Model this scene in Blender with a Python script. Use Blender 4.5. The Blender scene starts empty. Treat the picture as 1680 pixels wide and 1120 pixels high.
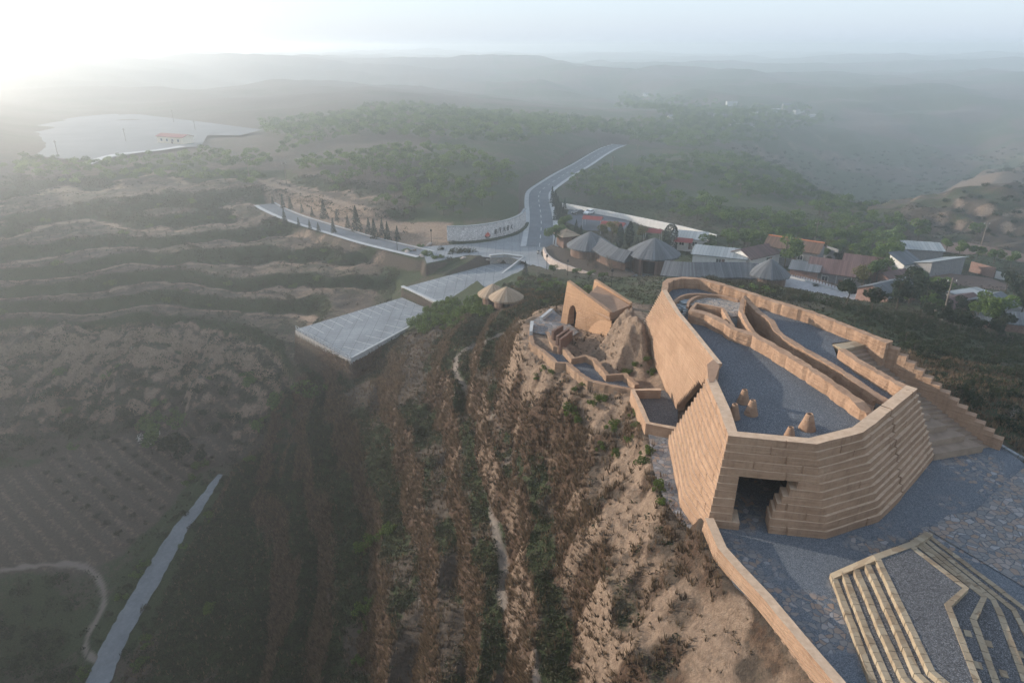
import bpy, bmesh, math, random
import numpy as np
from mathutils import Vector, Matrix
C = bpy.context.scene
COL = C.collection
R = math.radians
rnd = random.Random(7)
# ------------------------------------------------------------------ camera, sky, sun, exposure
CAMZ = 29.5; PITCH = R(23.4); FPX = 1120.0          # the photograph is 1680 px wide
CP, SP = math.cos(PITCH), math.sin(PITCH)
cd = bpy.data.cameras.new('camera'); cam = bpy.data.objects.new('camera', cd); COL.objects.link(cam)
cam.location = (0, 0, CAMZ); cam.rotation_euler = (math.pi/2 - PITCH, 0, 0)
cd.sensor_width = 36; cd.lens = 36*FPX/1680; cd.clip_start = .5; cd.clip_end = 20000
C.camera = cam
SUN_AZ, SUN_EL = R(-67), R(13)                      # seen from the camera: left of straight ahead, low
SDIR = Vector((math.sin(SUN_AZ)*math.cos(SUN_EL), math.cos(SUN_AZ)*math.cos(SUN_EL), math.sin(SUN_EL)))
W = bpy.data.worlds.new('World'); C.world = W; W.use_nodes = True
nt = W.node_tree; bg = nt.nodes['Background']
sky = nt.nodes.new('ShaderNodeTexSky'); sky.sky_type = 'NISHITA'; sky.sun_disc = False
sky.sun_elevation = SUN_EL; sky.sun_rotation = SUN_AZ; sky.air_density = 1.0; sky.dust_density = 1.5; sky.ozone_density = 2.0
mx = nt.nodes.new('ShaderNodeMix'); mx.data_type = 'RGBA'; mx.inputs[0].default_value = .62
nt.links.new(sky.outputs[0], mx.inputs[6])
tc = nt.nodes.new('ShaderNodeTexCoord'); sx = nt.nodes.new('ShaderNodeSeparateXYZ'); nt.links.new(tc.outputs['Generated'], sx.inputs[0])
gr_ = nt.nodes.new('ShaderNodeValToRGB'); nt.links.new(sx.outputs[2], gr_.inputs[0]); ge = gr_.color_ramp.elements                # milky air: bright band just above the view added to light the haze
for _ in range(3): ge.new(.5)
for e_, (p_, c_) in zip(ge, [(0, (.43, .51, .63)), (.06, (.46, .54, .65)), (.16, (.88, .98, 1)), (.4, (.5, .57, .68)), (1, (.30, .38, .50))]): e_.position = p_; e_.color = (*c_, 1)
gm = nt.nodes.new('ShaderNodeVectorMath'); gm.operation = 'SCALE'; gm.inputs['Scale'].default_value = 10; nt.links.new(gr_.outputs[0], gm.inputs[0]); nt.links.new(gm.outputs[0], mx.inputs[7])
nt.links.new(mx.outputs[2], bg.inputs[0]); bg.inputs[1].default_value = .15
sd = bpy.data.lights.new('sun', 'SUN'); so = bpy.data.objects.new('sun', sd); COL.objects.link(so)
sd.energy = 5.0; sd.angle = R(.6); sd.color = (1.0, .88, .75)
so.rotation_euler = SDIR.to_track_quat('Z', 'Y').to_euler(); so.location = (-60, 40, 60)
C.view_settings.view_transform = 'Standard'; C.view_settings.look = 'None'; C.view_settings.exposure = 0.45; C.view_settings.gamma = 1
C.cycles.max_bounces = 10; C.cycles.diffuse_bounces = 3; C.cycles.volume_bounces = 8; C.cycles.transparent_max_bounces = 4
C.cycles.use_denoising = True
# ------------------------------------------------------------------ picture point -> place
def ray(u, v):
    xc, yc = (u-840)/FPX, (v-560)/FPX
    return np.array([xc, CP - yc*SP, -SP - yc*CP])
def P(u, v, z):
    d = ray(u, v); t = (z-CAMZ)/d[2]
    return np.array([d[0]*t, d[1]*t, z])
def PY(u, v, y):
    d = ray(u, v); t = y/d[1]
    return np.array([d[0]*t, y, CAMZ + d[2]*t])
def P2(u, v, z): return tuple(P(u, v, z)[:2])
# ------------------------------------------------------------------ numpy noise
def _h(ix, iy, s):
    n = (ix*374761393 + iy*668265263 + s*1442695041) & 0x7fffffff
    n = ((n ^ (n >> 13))*1274126177) & 0x7fffffff
    return ((n ^ (n >> 16)) & 0xffff)/65535.0
def vnoise(x, y, s=0):
    x = np.asarray(x, float); y = np.asarray(y, float)
    ix = np.floor(x).astype(np.int64); iy = np.floor(y).astype(np.int64)
    fx = x-ix; fy = y-iy; fx = fx*fx*fx*(fx*(fx*6-15)+10); fy = fy*fy*fy*(fy*(fy*6-15)+10)
    a = _h(ix, iy, s); b = _h(ix+1, iy, s); c = _h(ix, iy+1, s); d = _h(ix+1, iy+1, s)
    return (a*(1-fx)+b*fx)*(1-fy) + (c*(1-fx)+d*fx)*fy
def fbm(x, y, o=4, s=0):
    r = 0; a = .5; t = 0
    for i in range(o):
        r = r + a*vnoise(x, y, s+i*17); t += a; a *= .5; x = np.asarray(x)*2.03+3.1; y = np.asarray(y)*2.03+1.7
    return r/t
def ridged(x, y, o=4, s=0):
    r = 0; a = .5; t = 0
    for i in range(o):
        r = r + a*(1-np.abs(2*vnoise(x, y, s+i*17)-1)); t += a; a *= .5; x = np.asarray(x)*2.03+3.1; y = np.asarray(y)*2.03+1.7
    return r/t
def sstep(a, b, x): t = np.clip((x-a)/(b-a), 0, 1); return t*t*(3-2*t)
def poly_sd(X, Y, poly):
    """signed distance, negative inside"""
    p = np.asarray(poly, float); n = len(p); d = np.full(X.shape, 1e9); ins = np.zeros(X.shape, bool)
    for i in range(n):
        a = p[i]; b = p[(i+1) % n]; e = b-a
        wx = X-a[0]; wy = Y-a[1]; t = np.clip((wx*e[0]+wy*e[1])/max(e@e, 1e-9), 0, 1)
        d = np.minimum(d, (wx-t*e[0])**2+(wy-t*e[1])**2)
        c = ((a[1] <= Y) & (b[1] > Y)) | ((b[1] <= Y) & (a[1] > Y))
        with np.errstate(divide='ignore', invalid='ignore'):
            xi = a[0]+(Y-a[1])*e[0]/np.where(e[1] == 0, 1e-9, e[1])
        ins ^= c & (X < xi)
    d = np.sqrt(d); return np.where(ins, -d, d)
def line_d(X, Y, pts):
    """distance to a 3-D polyline seen from above, and the height on it"""
    p = np.asarray(pts, float); d = np.full(X.shape, 1e18); z = np.zeros(X.shape)
    for i in range(len(p)-1):
        a = p[i]; e = p[i+1]-a; wx = X-a[0]; wy = Y-a[1]
        t = np.clip((wx*e[0]+wy*e[1])/max(e[0]**2+e[1]**2, 1e-9), 0, 1)
        q = (wx-t*e[0])**2+(wy-t*e[1])**2; m = q < d; d = np.where(m, q, d); z = np.where(m, a[2]+t*e[2], z)
    return np.sqrt(d), z
def smooth_line(pts, n=6):
    p = np.asarray(pts, float); q = np.vstack([2*p[0]-p[1], p, 2*p[-1]-p[-2]]); out = []
    for i in range(1, len(q)-2):
        for k in range(n):
            t = k/n; a, b, c, d = q[i-1], q[i], q[i+1], q[i+2]
            out.append(.5*((2*b)+(-a+c)*t+(2*a-5*b+4*c-d)*t*t+(-a+3*b-3*c+d)*t**3))
    out.append(p[-1]); return np.array(out)
# ------------------------------------------------------------------ objects
def tag(o, label=None, cat=None, group=None, kind=None):
    if label: o['label'] = label
    if cat: o['category'] = cat
    if group: o['group'] = group
    if kind: o['kind'] = kind
    return o
def link(name, me, mat=None, parent=None):
    o = bpy.data.objects.new(name, me); COL.objects.link(o)
    if mat is not None and len(me.materials) == 0:
        for m in (mat if isinstance(mat, (list, tuple)) else [mat]): me.materials.append(m)
    if parent is not None: o.parent = parent
    return o
def empty(name, loc, rz=0, **k):
    o = bpy.data.objects.new(name, None); COL.objects.link(o); o.location = loc; o.rotation_euler = (0, 0, rz)
    o.empty_display_size = .3; return tag(o, **k)
def np_mesh(name, V, F, smooth=False, mi=None):
    """V (n,3), F (m,3) or (m,4) arrays"""
    V = np.ascontiguousarray(V, np.float32); F = np.ascontiguousarray(F, np.int32); k = F.shape[1]
    me = bpy.data.meshes.new(name); me.vertices.add(len(V)); me.vertices.foreach_set('co', V.ravel())
    me.loops.add(F.size); me.loops.foreach_set('vertex_index', F.ravel())
    me.polygons.add(len(F)); me.polygons.foreach_set('loop_start', np.arange(0, F.size, k, dtype=np.int32))
    if smooth: me.polygons.foreach_set('use_smooth', np.ones(len(F), bool))
    if mi is not None: me.polygons.foreach_set('material_index', np.asarray(mi, np.int32))
    me.update(calc_edges=True); return me
def dup(root, loc, rz=None, sc=None, **k):
    r = root.copy(); COL.objects.link(r); r.location = loc
    if rz is not None: r.rotation_euler = (0, 0, rz)
    if sc is not None: r.scale = (sc if hasattr(sc, '__len__') else (sc, sc, sc))
    for ch in list(root.children):
        c = ch.copy(); COL.objects.link(c); c.parent = r
        for g in list(ch.children):
            d = g.copy(); COL.objects.link(d); d.parent = c
    return tag(r, **k)
class MB:
    def __init__(s): s.v = []; s.f = []; s.m = []; s.mi = 0
    def add(s, vs, fs):
        b = len(s.v); s.v.extend([tuple(map(float, q)) for q in vs]); s.f.extend([tuple(b+i for i in f) for f in fs]); s.m.extend([s.mi]*len(fs))
    def quad(s, a, b, c, d): s.add([a, b, c, d], [(0, 1, 2, 3)])
    def box(s, c, sz, rz=0, tilt=0):
        M = Matrix.Translation(c) @ Matrix.Rotation(rz, 4, 'Z') @ Matrix.Rotation(tilt, 4, 'Y'); x, y, z = [q/2 for q in sz]
        vs = [M @ Vector((i*x, j*y, k*z)) for k in (-1, 1) for i, j in ((-1, -1), (1, -1), (1, 1), (-1, 1))]
        s.add(vs, [(3, 2, 1, 0), (4, 5, 6, 7), (0, 1, 5, 4), (1, 2, 6, 5), (2, 3, 7, 6), (3, 0, 4, 7)])
    def prism(s, poly, z0, z1, cap=True):
        n = len(poly); zz0 = z0 if hasattr(z0, '__len__') else [z0]*n; zz1 = z1 if hasattr(z1, '__len__') else [z1]*n
        vs = [(p[0], p[1], zz0[i]) for i, p in enumerate(poly)]+[(p[0], p[1], zz1[i]) for i, p in enumerate(poly)]
        fs = [(i, (i+1) % n, n+(i+1) % n, n+i) for i in range(n)]
        if cap: fs += [tuple(range(n-1, -1, -1)), tuple(range(n, 2*n))]
        s.add(vs, fs)
    def sheet(s, poly, z): s.add([(p[0], p[1], z if not hasattr(z, '__len__') else z[i]) for i, p in enumerate(poly)], [tuple(range(len(poly)))])
    def tube(s, a, b, r0, r1, n=8, cap=True):
        a = Vector(a); b = Vector(b); d = (b-a).normalized(); u = d.orthogonal().normalized(); w = d.cross(u)
        vs = [p+(u*math.cos(2*math.pi*i/n)+w*math.sin(2*math.pi*i/n))*r for p, r in ((a, r0), (b, r1)) for i in range(n)]
        fs = [(i, (i+1) % n, n+(i+1) % n, n+i) for i in range(n)]
        if cap: fs += [tuple(range(n-1, -1, -1)), tuple(range(n, 2*n))]
        s.add(vs, fs)
    def lathe(s, prof, c=(0, 0, 0), n=24):
        vs = [(c[0]+r*math.cos(2*math.pi*i/n), c[1]+r*math.sin(2*math.pi*i/n), c[2]+z) for r, z in prof for i in range(n)]
        fs = [(k*n+i, k*n+(i+1) % n, (k+1)*n+(i+1) % n, (k+1)*n+i) for k in range(len(prof)-1) for i in range(n)]
        s.add(vs, fs)
    def mesh(s, name, smooth=False):
        me = bpy.data.meshes.new(name); me.from_pydata(s.v, [], s.f); me.polygons.foreach_set('material_index', s.m)
        if smooth: me.polygons.foreach_set('use_smooth', [True]*len(s.f))
        me.update(); return me
    def build(s, name, mat, parent=None, smooth=False, fix=True):
        me = s.mesh(name, smooth)
        if fix:
            bm = bmesh.new(); bm.from_mesh(me); bmesh.ops.recalc_face_normals(bm, faces=bm.faces); bm.to_mesh(me); bm.free()
        return link(name, me, mat, parent)
# ------------------------------------------------------------------ materials
class N:
    def __init__(s, name):
        s.m = bpy.data.materials.new(name); s.m.use_nodes = True; s.t = s.m.node_tree; s.b = s.t.nodes['Principled BSDF']
        s.b.inputs['Roughness'].default_value = .9; s.b.inputs['Specular IOR Level'].default_value = .2
        s.co = None
    def n(s, kind, **k):
        q = s.t.nodes.new('ShaderNode'+kind)
        for a, b in k.items(): setattr(q, a, b)
        return q
    def l(s, a, b): s.t.links.new(a, b)
    def coord(s, scale=(1, 1, 1), world=True):
        if world: src = s.n('NewGeometry').outputs['Position']
        else: src = s.n('TexCoord').outputs['Object']
        mp = s.n('Mapping'); mp.inputs['Scale'].default_value = scale; s.l(src, mp.inputs['Vector']); return mp.outputs[0]
    def noise(s, sc, vec=None, detail=4, rough=.6, dist=0):
        q = s.n('TexNoise'); q.inputs['Scale'].default_value = sc; q.inputs['Detail'].default_value = detail
        q.inputs['Roughness'].default_value = rough; q.inputs['Distortion'].default_value = dist
        s.l(vec if vec is not None else s.coord(), q.inputs['Vector']); return q.outputs['Fac']
    def ramp(s, fac, stops):
        q = s.n('ValToRGB'); e = q.color_ramp.elements
        while len(e) < len(stops): e.new(.5)
        for i, (p, c) in enumerate(stops):
            e[i].position = p; e[i].color = (*c, 1) if len(c) == 3 else c
        s.l(fac, q.inputs[0]); return q.outputs[0]
    def mix(s, fac, a, b, mode='MIX'):
        q = s.n('Mix', data_type='RGBA', blend_type=mode); q.clamp_factor = True
        for sock, val in ((q.inputs[0], fac), (q.inputs[6], a), (q.inputs[7], b)):
            if hasattr(val, 'links') or hasattr(val, 'is_linked'): s.l(val, sock)
            elif hasattr(val, '__len__'): sock.default_value = (*val, 1) if len(val) == 3 else val
            else: sock.default_value = val
        return q.outputs[2]
    def math(s, op, a, b=None):
        q = s.n('Math', operation=op)
        for i, val in enumerate((a, b)):
            if val is None: continue
            if hasattr(val, 'is_linked'): s.l(val, q.inputs[i])
            else: q.inputs[i].default_value = val
        return q.outputs[0]
    def attr(s, name):
        q = s.n('Attribute'); q.attribute_name = name; return q
    def bump(s, h, st=.5, dist=.1):
        q = s.n('Bump'); q.inputs['Strength'].default_value = st; q.inputs['Distance'].default_value = dist
        s.l(h, q.inputs['Height']); s.l(q.outputs[0], s.b.inputs['Normal'])
    def out(s, col):
        if hasattr(col, 'is_linked'): s.l(col, s.b.inputs['Base Color'])
        else: s.b.inputs['Base Color'].default_value = (*col, 1)
        return s.m
M = {}
def plain(name, c1, c2, sc=1.0, rough=.9, bump=.3, bsc=None, detail=5, scale=(1, 1, 1), world=True, bd=.05, spec=.2):
    k = N(name); v = k.coord(scale, world); f = k.noise(sc, v, detail); k.b.inputs['Roughness'].default_value = rough
    k.b.inputs['Specular IOR Level'].default_value = spec
    if bump: k.bump(k.noise(bsc or sc*3, v, 4), bump, bd)
    M[name] = k.out(k.ramp(f, [(.3, c1), (.7, c2)])); return M[name]
def earth_wall(name, c1, c2, c3):
    k = N(name); v = k.coord(); big = k.noise(.55, v, 5, .65); fine = k.noise(5.0, v, 5, .7)
    st = k.noise(1.0, k.coord((.35, .35, 5.5)), 5, .65)
    c = k.ramp(big, [(.3, c1), (.55, c2), (.75, c3)]); c = k.mix(.4, c, k.ramp(st, [(.3, c1), (.7, c3)]))
    c = k.mix(k.ramp(fine, [(.5, (0, 0, 0)), (.75, (.35, .35, .35))]), c, tuple(q*.55 for q in c1))
    drip = k.noise(1.0, k.coord((2.6, 2.6, .22)), 5, .7); c = k.mix(k.ramp(drip, [(.52, (0, 0, 0)), (.75, (.5, .5, .5))]), c, tuple(q*.62 for q in c1))
    h = k.math('ADD', k.math('ADD', k.math('MULTIPLY', fine, .6), k.math('MULTIPLY', st, .9)), k.math('MULTIPLY', k.noise(16, v, 3, .7), .35)); k.bump(h, 1.0, .16)
    M[name] = k.out(c); return M[name]
earth_wall('rammed_earth', (.265, .16, .10), (.385, .243, .16), (.48, .325, .22))
earth_wall('cap_earth', (.26, .16, .105), (.34, .215, .14), (.40, .27, .19))
def gravel(name, c1, c2, sc=14):
    k = N(name); v = k.coord(); vo = k.n('TexVoronoi'); vo.inputs['Scale'].default_value = sc; k.l(v, vo.inputs['Vector'])
    sep = k.n('SeparateColor'); k.l(vo.outputs['Color'], sep.inputs[0])
    c = k.ramp(sep.outputs[0], [(.0, tuple(q*.5 for q in c1)), (.45, c1), (.8, c2), (1, tuple(min(1, q*1.7) for q in c2))])
    c = k.mix(k.ramp(k.noise(.35, v, 4), [(.4, (0, 0, 0)), (.7, (.35, .35, .35))]), c, tuple(q*.75 for q in c1))
    k.bump(vo.outputs['Distance'], .9, .05); M[name] = k.out(c); return M[name]
gravel('grey_gravel', (.105, .118, .135), (.155, .168, .185), 24)
gravel('dark_gravel', (.095, .095, .10), (.145, .145, .15), 22)
def flag(name, sc=1.3, cov=None, cols=((.16, .17, .18), (.25, .23, .21), (.30, .21, .15), (.33, .33, .33))):
    """crazy paving with earth joints; where cov noise is low it gives way to gravel"""
    k = N(name); v = k.coord(); d = k.n('Mix', data_type='VECTOR'); nz = k.n('TexNoise'); nz.inputs['Scale'].default_value = 2.2; k.l(v, nz.inputs['Vector'])
    d.inputs[0].default_value = .12; k.l(v, d.inputs[4]); k.l(nz.outputs['Color'], d.inputs[5]); vv = d.outputs[1]
    a = k.n('TexVoronoi', feature='DISTANCE_TO_EDGE'); b = k.n('TexVoronoi')
    for q in (a, b): q.inputs['Scale'].default_value = sc; k.l(vv, q.inputs['Vector'])
    sep = k.n('SeparateColor'); k.l(b.outputs['Color'], sep.inputs[0])
    c = k.ramp(sep.outputs[0], [(0, cols[0]), (.4, cols[1]), (.7, cols[2]), (1, cols[3])])
    c = k.mix(k.math('MULTIPLY', k.noise(6, v), .5), c, (.10, .10, .11))
    j = k.ramp(a.outputs[0], [(.02, (0, 0, 0)), (.07, (1, 1, 1))])
    g = k.n('TexVoronoi'); g.inputs['Scale'].default_value = 24; k.l(v, g.inputs['Vector']); sg = k.n('SeparateColor'); k.l(g.outputs['Color'], sg.inputs[0])
    gc = k.ramp(sg.outputs[0], [(0, (.06, .068, .078)), (.5, (.105, .118, .135)), (1, (.19, .205, .225))])
    fac = j
    if cov:
        m = k.ramp(k.noise(cov, v, 3), [(.50, (0, 0, 0)), (.56, (1, 1, 1))]); pick = k.ramp(sep.outputs[1], [(.25, (0, 0, 0)), (.27, (1, 1, 1))])
        fac = k.mix(1, k.mix(1, j, m, 'MULTIPLY'), pick, 'MULTIPLY')
    k.bump(fac, .8, .05); M[name] = k.out(k.mix(fac, gc, c)); return M[name]
flag('flagstones', 2.6); flag('scattered_flags', 3.0, .16); flag('disc_flags', 2.6, None, ((.30, .25, .2), (.42, .35, .28), (.38, .30, .23), (.5, .45, .4)))
def cut_stone(name, cs):
    k = N(name); v = k.coord(); b = k.n('TexVoronoi'); b.inputs['Scale'].default_value = 1.5; k.l(v, b.inputs['Vector']); s_ = k.n('SeparateColor'); k.l(b.outputs['Color'], s_.inputs[0]); f = k.noise(6, v, 5, .7)
    c = k.ramp(k.math('ADD', k.math('MULTIPLY', s_.outputs[0], .6), k.math('MULTIPLY', f, .4)), [(.2, cs[0]), (.5, cs[1]), (.85, cs[2])]); k.bump(f, .5, .04); M[name] = k.out(c)
cut_stone('step_stone', ((.22, .165, .11), (.28, .22, .15), (.34, .28, .20)))
plain('stair_stone', (.21, .155, .115), (.30, .225, .17), 1.4, bump=.4, bsc=6)
plain('slate_step', (.22, .25, .26), (.34, .38, .39), 2.0)
def worn(name, c1, c2, joint=0, rot=0):
    k = N(name); v = k.coord(); a = k.noise(.16, v, 6, .65); b = k.noise(1.7, v, 6, .75); st = k.noise(.5, k.coord((1, .18, 1)), 5, .7)
    c = k.ramp(k.math('ADD', k.math('MULTIPLY', a, .55), k.math('MULTIPLY', b, .45)), [(.32, tuple(q*.72 for q in c1)), (.5, c1), (.68, c2)]); c = k.mix(k.ramp(st, [(.5, (0, 0, 0)), (.75, (.55, .55, .55))]), c, tuple(q*.55 for q in c1))
    if joint:
        w = k.n('TexBrick'); w.inputs['Scale'].default_value = joint; w.inputs['Mortar Size'].default_value = .012; w.inputs['Color1'].default_value = w.inputs['Color2'].default_value = (1, 1, 1, 1); w.inputs['Mortar'].default_value = (.55, .55, .55, 1); w.offset = 0; k.l(v, w.inputs['Vector']); c = k.mix(1, c, w.outputs[0], 'MULTIPLY')
    k.bump(b, .25, .04); M[name] = k.out(c)
worn('concrete', (.225, .24, .25), (.31, .325, .335), .22)
plain('pale_concrete', (.34, .35, .35), (.46, .46, .45), .6, bump=.15, bsc=4)
worn('asphalt', (.135, .148, .162), (.19, .205, .22))
plain('dark_asphalt', (.07, .08, .095), (.11, .12, .135), .25, bump=.1, bsc=6)
plain('white_paint', (.42, .43, .43), (.56, .56, .55), 1.5, bump=.05)
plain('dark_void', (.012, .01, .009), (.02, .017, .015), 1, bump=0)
plain('dark_room', (.018, .014, .011), (.03, .022, .017), 1, bump=0)  # near-black: the shade of unlit interiors put into the colour
def sign_stone():
    k = N('sign_stone'); v = k.coord(); b = k.n('TexVoronoi'); b.inputs['Scale'].default_value = 1.6; k.l(v, b.inputs['Vector']); s_ = k.n('SeparateColor'); k.l(b.outputs['Color'], s_.inputs[0])
    e = k.n('TexVoronoi', feature='DISTANCE_TO_EDGE'); e.inputs['Scale'].default_value = 1.6; k.l(v, e.inputs['Vector'])
    c = k.ramp(s_.outputs[0], [(0, (.47, .44, .43)), (1, (.64, .60, .58))]); j = k.ramp(e.outputs[0], [(.02, (0, 0, 0)), (.08, (1, 1, 1))]); k.bump(j, .5, .05); M['sign_stone'] = k.out(k.mix(j, (.3, .28, .27), c))
sign_stone()
plain('skylit_ledge', (.42, .29, .195), (.56, .41, .29), 2.5, bump=.4)  # paler ledge tops: sky light on the courses put into the colour
plain('grey_lot', (.13, .135, .14), (.17, .175, .18), .05, bump=0)
worn('lane', (.15, .158, .165), (.22, .23, .235))
# ------------------------------------------------------------------ terrain: heights read off the photograph, plus an added unseen ridge, then fitted by a smooth surface
T0 = 6.6                                              # top of the fort's parapet above its forecourt (z = 0)
PLAZA = -22.0; LOT_A = -24.0; LOT_B = -26.0
K = [ # u, v, z
(1150,885,-.9),(1200,970,-1),(1280,1070,-1),(1340,1130,-1.2),(1060,690,-2.3),(1060,780,-2.1),(1100,850,-1.6),
(1000,700,-4.6),(1000,800,-5.6),(1050,900,-4.4),(1000,950,-6.6),(1100,1050,-4),(1200,1120,-3),(1035,685,-2.9),
(900,750,-9.3),(900,850,-11),(900,950,-11),(950,1080,-9.5),(850,560,-4.5),(862,600,-4.6),(890,625,-4),(930,650,-4),(980,665,-3.5),(830,535,-6.5),(835,640,-9),(880,690,-8),(940,700,-6.2),
(810,660,-12),(820,760,-14),(820,900,-16),(850,1050,-15),(795,535,-12),(840,510,-11),
(760,580,-14.5),(750,650,-16.5),(740,760,-19),(740,900,-21),(760,1080,-20),(720,560,-19),(700,540,-22.5),
(690,600,-20.5),(690,700,-22),(680,820,-25),(680,950,-26),(680,1100,-25),(640,590,-25.2),(592,608,-27.6),(545,588,-28.4),(500,562,-28.8),
(620,640,-24.5),(610,740,-27.5),(600,860,-30.5),(600,980,-31),(600,1110,-30),
(540,660,-30.5),(530,760,-33),(520,880,-36),(510,1000,-37),(500,1115,-36),
(460,720,-37.5),(440,820,-41),(430,920,-43.5),(400,1050,-45),(400,740,-43.5),
(360,785,-48),(300,870,-50),(240,960,-51.5),(170,1110,-53),(395,700,-47),
(100,800,-50),(200,850,-51),(50,900,-52),(250,780,-50),(330,740,-48.5),(380,700,-47.5),(0,830,-51),
(0,935,-53),(100,925,-53),(160,950,-53.5),(150,1050,-54),(50,1000,-56),(50,1110,-58),(120,1110,-56),
(470,605,-32.5),(400,580,-35),(300,560,-36),(200,560,-37),(100,580,-39),(0,600,-40),(540,635,-31),(600,622,-28.2),
(480,670,-39.5),(400,680,-43.5),(300,700,-46.5),(200,720,-48.5),(100,740,-48.5),(0,760,-49),(440,690,-42.5),
(100,350,-19),(300,350,-19.2),(440,350,-20.5),(100,300,-15.5),(300,300,-17),(0,280,-14),(250,255,-14.2),(100,230,-14),(300,225,-14),(400,215,-14.5),(0,200,-13.5),(0,340,-18),
(100,400,-22),(300,400,-23),(500,400,-23),(100,450,-25.5),(300,450,-27),(500,440,-26.5),(620,420,-24),(100,500,-30),(300,500,-31),(500,490,-30),(620,470,-28),(100,540,-34),(300,535,-34),(480,530,-32),(650,490,-27.5),(0,400,-21),(0,450,-25.5),(0,520,-33),
(500,362,-21.5),(450,345,-21),(560,385,-21.8),(620,405,-22),
(450,310,-16.8),(560,336,-17.6),(650,360,-18.3),(735,366,-18.6),(470,334,-20.5),(560,362,-21),(650,388,-21.7),(735,395,-22),(800,368,-18),(850,350,-18.5),
(500,300,-15.5),(600,320,-15),(600,260,-13),(700,300,-14.5),(800,320,-15.5),(800,260,-13.5),(700,240,-12.5),(500,270,-14),(850,300,-15.5),
(900,380,-22),(890,340,-22.5),(880,315,-23),(910,295,-23.5),(950,270,-25),(1000,243,-26),(860,270,-15),(930,235,-16),(985,222,-21),(848,320,-16),
(1000,290,-24.5),(1100,270,-25),(1200,250,-26),(1100,330,-23.5),(1200,340,-24.5),(1300,330,-28),(1300,290,-34),(1200,290,-26),(1150,370,-22.5),(1300,380,-25),(1400,370,-27),(1400,400,-25),(1250,410,-23),(1500,420,-24),(1600,400,-25),(1680,420,-26),(1500,385,-28),(1440,350,-45),(960,330,-22.5),
(1450,340,-70),(1350,300,-62),(1500,310,-72),(1600,290,-68),(1680,270,-60),(1300,250,-45),(1400,240,-50),(1500,230,-52),(1600,220,-50),(1400,200,-38),(1500,190,-36),(1600,180,-30),(1250,210,-30),(1150,200,-28),(1680,190,-30),
(1520,328,-20),(1600,313,-17.5),(1680,303,-16),(1600,385,-28),(1680,390,-28),(1540,380,-29),(1640,270,-40),
(200,180,-14),(400,190,-13),(600,180,-9),(600,160,-5),(520,185,-12),(720,185,-14),(0,120,6),(100,100,10),(300,105,8),(300,140,-8),(0,150,-8),(500,130,-4),
(850,150,-17),(1000,140,-20),(1100,170,-26),(1000,200,-22),(850,210,-16),(750,210,-13),(900,130,-10),
(1300,150,-25),(1500,150,-22),(1680,150,-20),(1400,120,-15),(1000,110,-10),(700,105,-4),(1650,120,-10),
(1680,770,0),(1660,710,-1),(1680,640,-4),(1600,640,-3),(1600,600,-5.5),(1500,560,-6.5),(1500,530,-10),(1600,560,-10),(1680,580,-10),(1400,512,-7),(1400,495,-12),(1300,485,-8),(1300,470,-14),(1550,530,-16),(1650,540,-16),(1680,550,-16),
(1100,455,-17),(1200,463,-14.5),(1250,475,-11),(1100,445,-21.5),(1180,451,-21.5),(1240,459,-21.5),(1000,464,-18.5),(950,466,-18.5),(900,470,-16.5),(850,492,-14),(890,505,-9.5),(1000,478,-13),(920,490,-10.5),(1050,472,-16.5),
(1290,460,-20.5),(1330,485,-19.5),(1400,440,-23),(1500,450,-23),(1600,450,-23.5),(1650,480,-22),(1480,500,-18),(1560,510,-18.5),(1380,475,-20.5),
]
KP = np.array([P(*k) for k in K])
EXTRA = np.array([(20,80,-3),(30,70,-1.5),(38,60,-.6),(42,52,-.3),(45,40,0),(30,30,0),(20,20,0),(40,20,0),(62,20,-4),(30,5,-4),(0,0,-12),(-20,20,-30),(-50,40,-50),(0,20,-14),(75,60,-10),(90,40,-16),(60,-40,-20),(-60,-40,-52),
 (-300,150,16),(-215,190,20),(-190,140,13),(-260,230,21),(-330,310,22),(-420,420,20),(-180,90,0),(-160,95,-8),(-140,40,-10),(-130,60,-52),(-400,-40,-20),(300,100,-40),(200,60,-32),(400,250,-60),(600,100,-50),(0,-60,-30),(-900,300,0),(-700,800,5),(900,300,-40),  # first points: unseen left ridge, added to shade the gully and lower slope
 (-1500,1500,8),(0,2000,-5),(1500,1500,-10),(0,3300,-5),(-2500,2500,5),(2500,2500,-10),(-2500,0,0),(2500,0,-20),(0,-700,-30),(-900,-500,-20),(900,-500,-30),(-3000,3400,0),(3000,3400,-5)], float)
KP = np.vstack([KP, EXTRA])
def warp(x, y):                                        # near ground counts for more than far ground
    r = np.hypot(x, y)+1e-6; s = np.log1p(r/60.0)*60.0/r; return x*s, y*s
def fit(pts, c=4.0, lam=1.2):
    wx, wy = warp(pts[:, 0], pts[:, 1]); n = len(pts)
    A = np.sqrt((wx[:, None]-wx)**2+(wy[:, None]-wy)**2+c*c)
    z = pts[:, 2]; m = z.mean(); w = np.linalg.solve(A - lam*np.eye(n), z-m)
    def f(X, Y):
        ux, uy = warp(X.ravel(), Y.ravel()); out = np.empty(ux.size)
        for i in range(0, ux.size, 60000):
            out[i:i+60000] = np.sqrt((ux[i:i+60000, None]-wx)**2+(uy[i:i+60000, None]-wy)**2+c*c) @ w
        return (out+m).reshape(X.shape)
    return f
def axis(lo, hi, d, far, g):
    a = list(np.arange(lo, hi+d*.5, d)); s = d
    while a[-1] < far[1]: s *= g; a.append(a[-1]+s)
    s = d; b = []
    q = lo
    while q > far[0]: s *= g; q -= s; b.append(q)
    return np.array(b[::-1]+a)
def fine(ax, lo, hi, d): a = ax[ax < lo]; b = ax[ax > hi]; return np.concatenate([a, np.arange(lo, hi, d), b])
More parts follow.
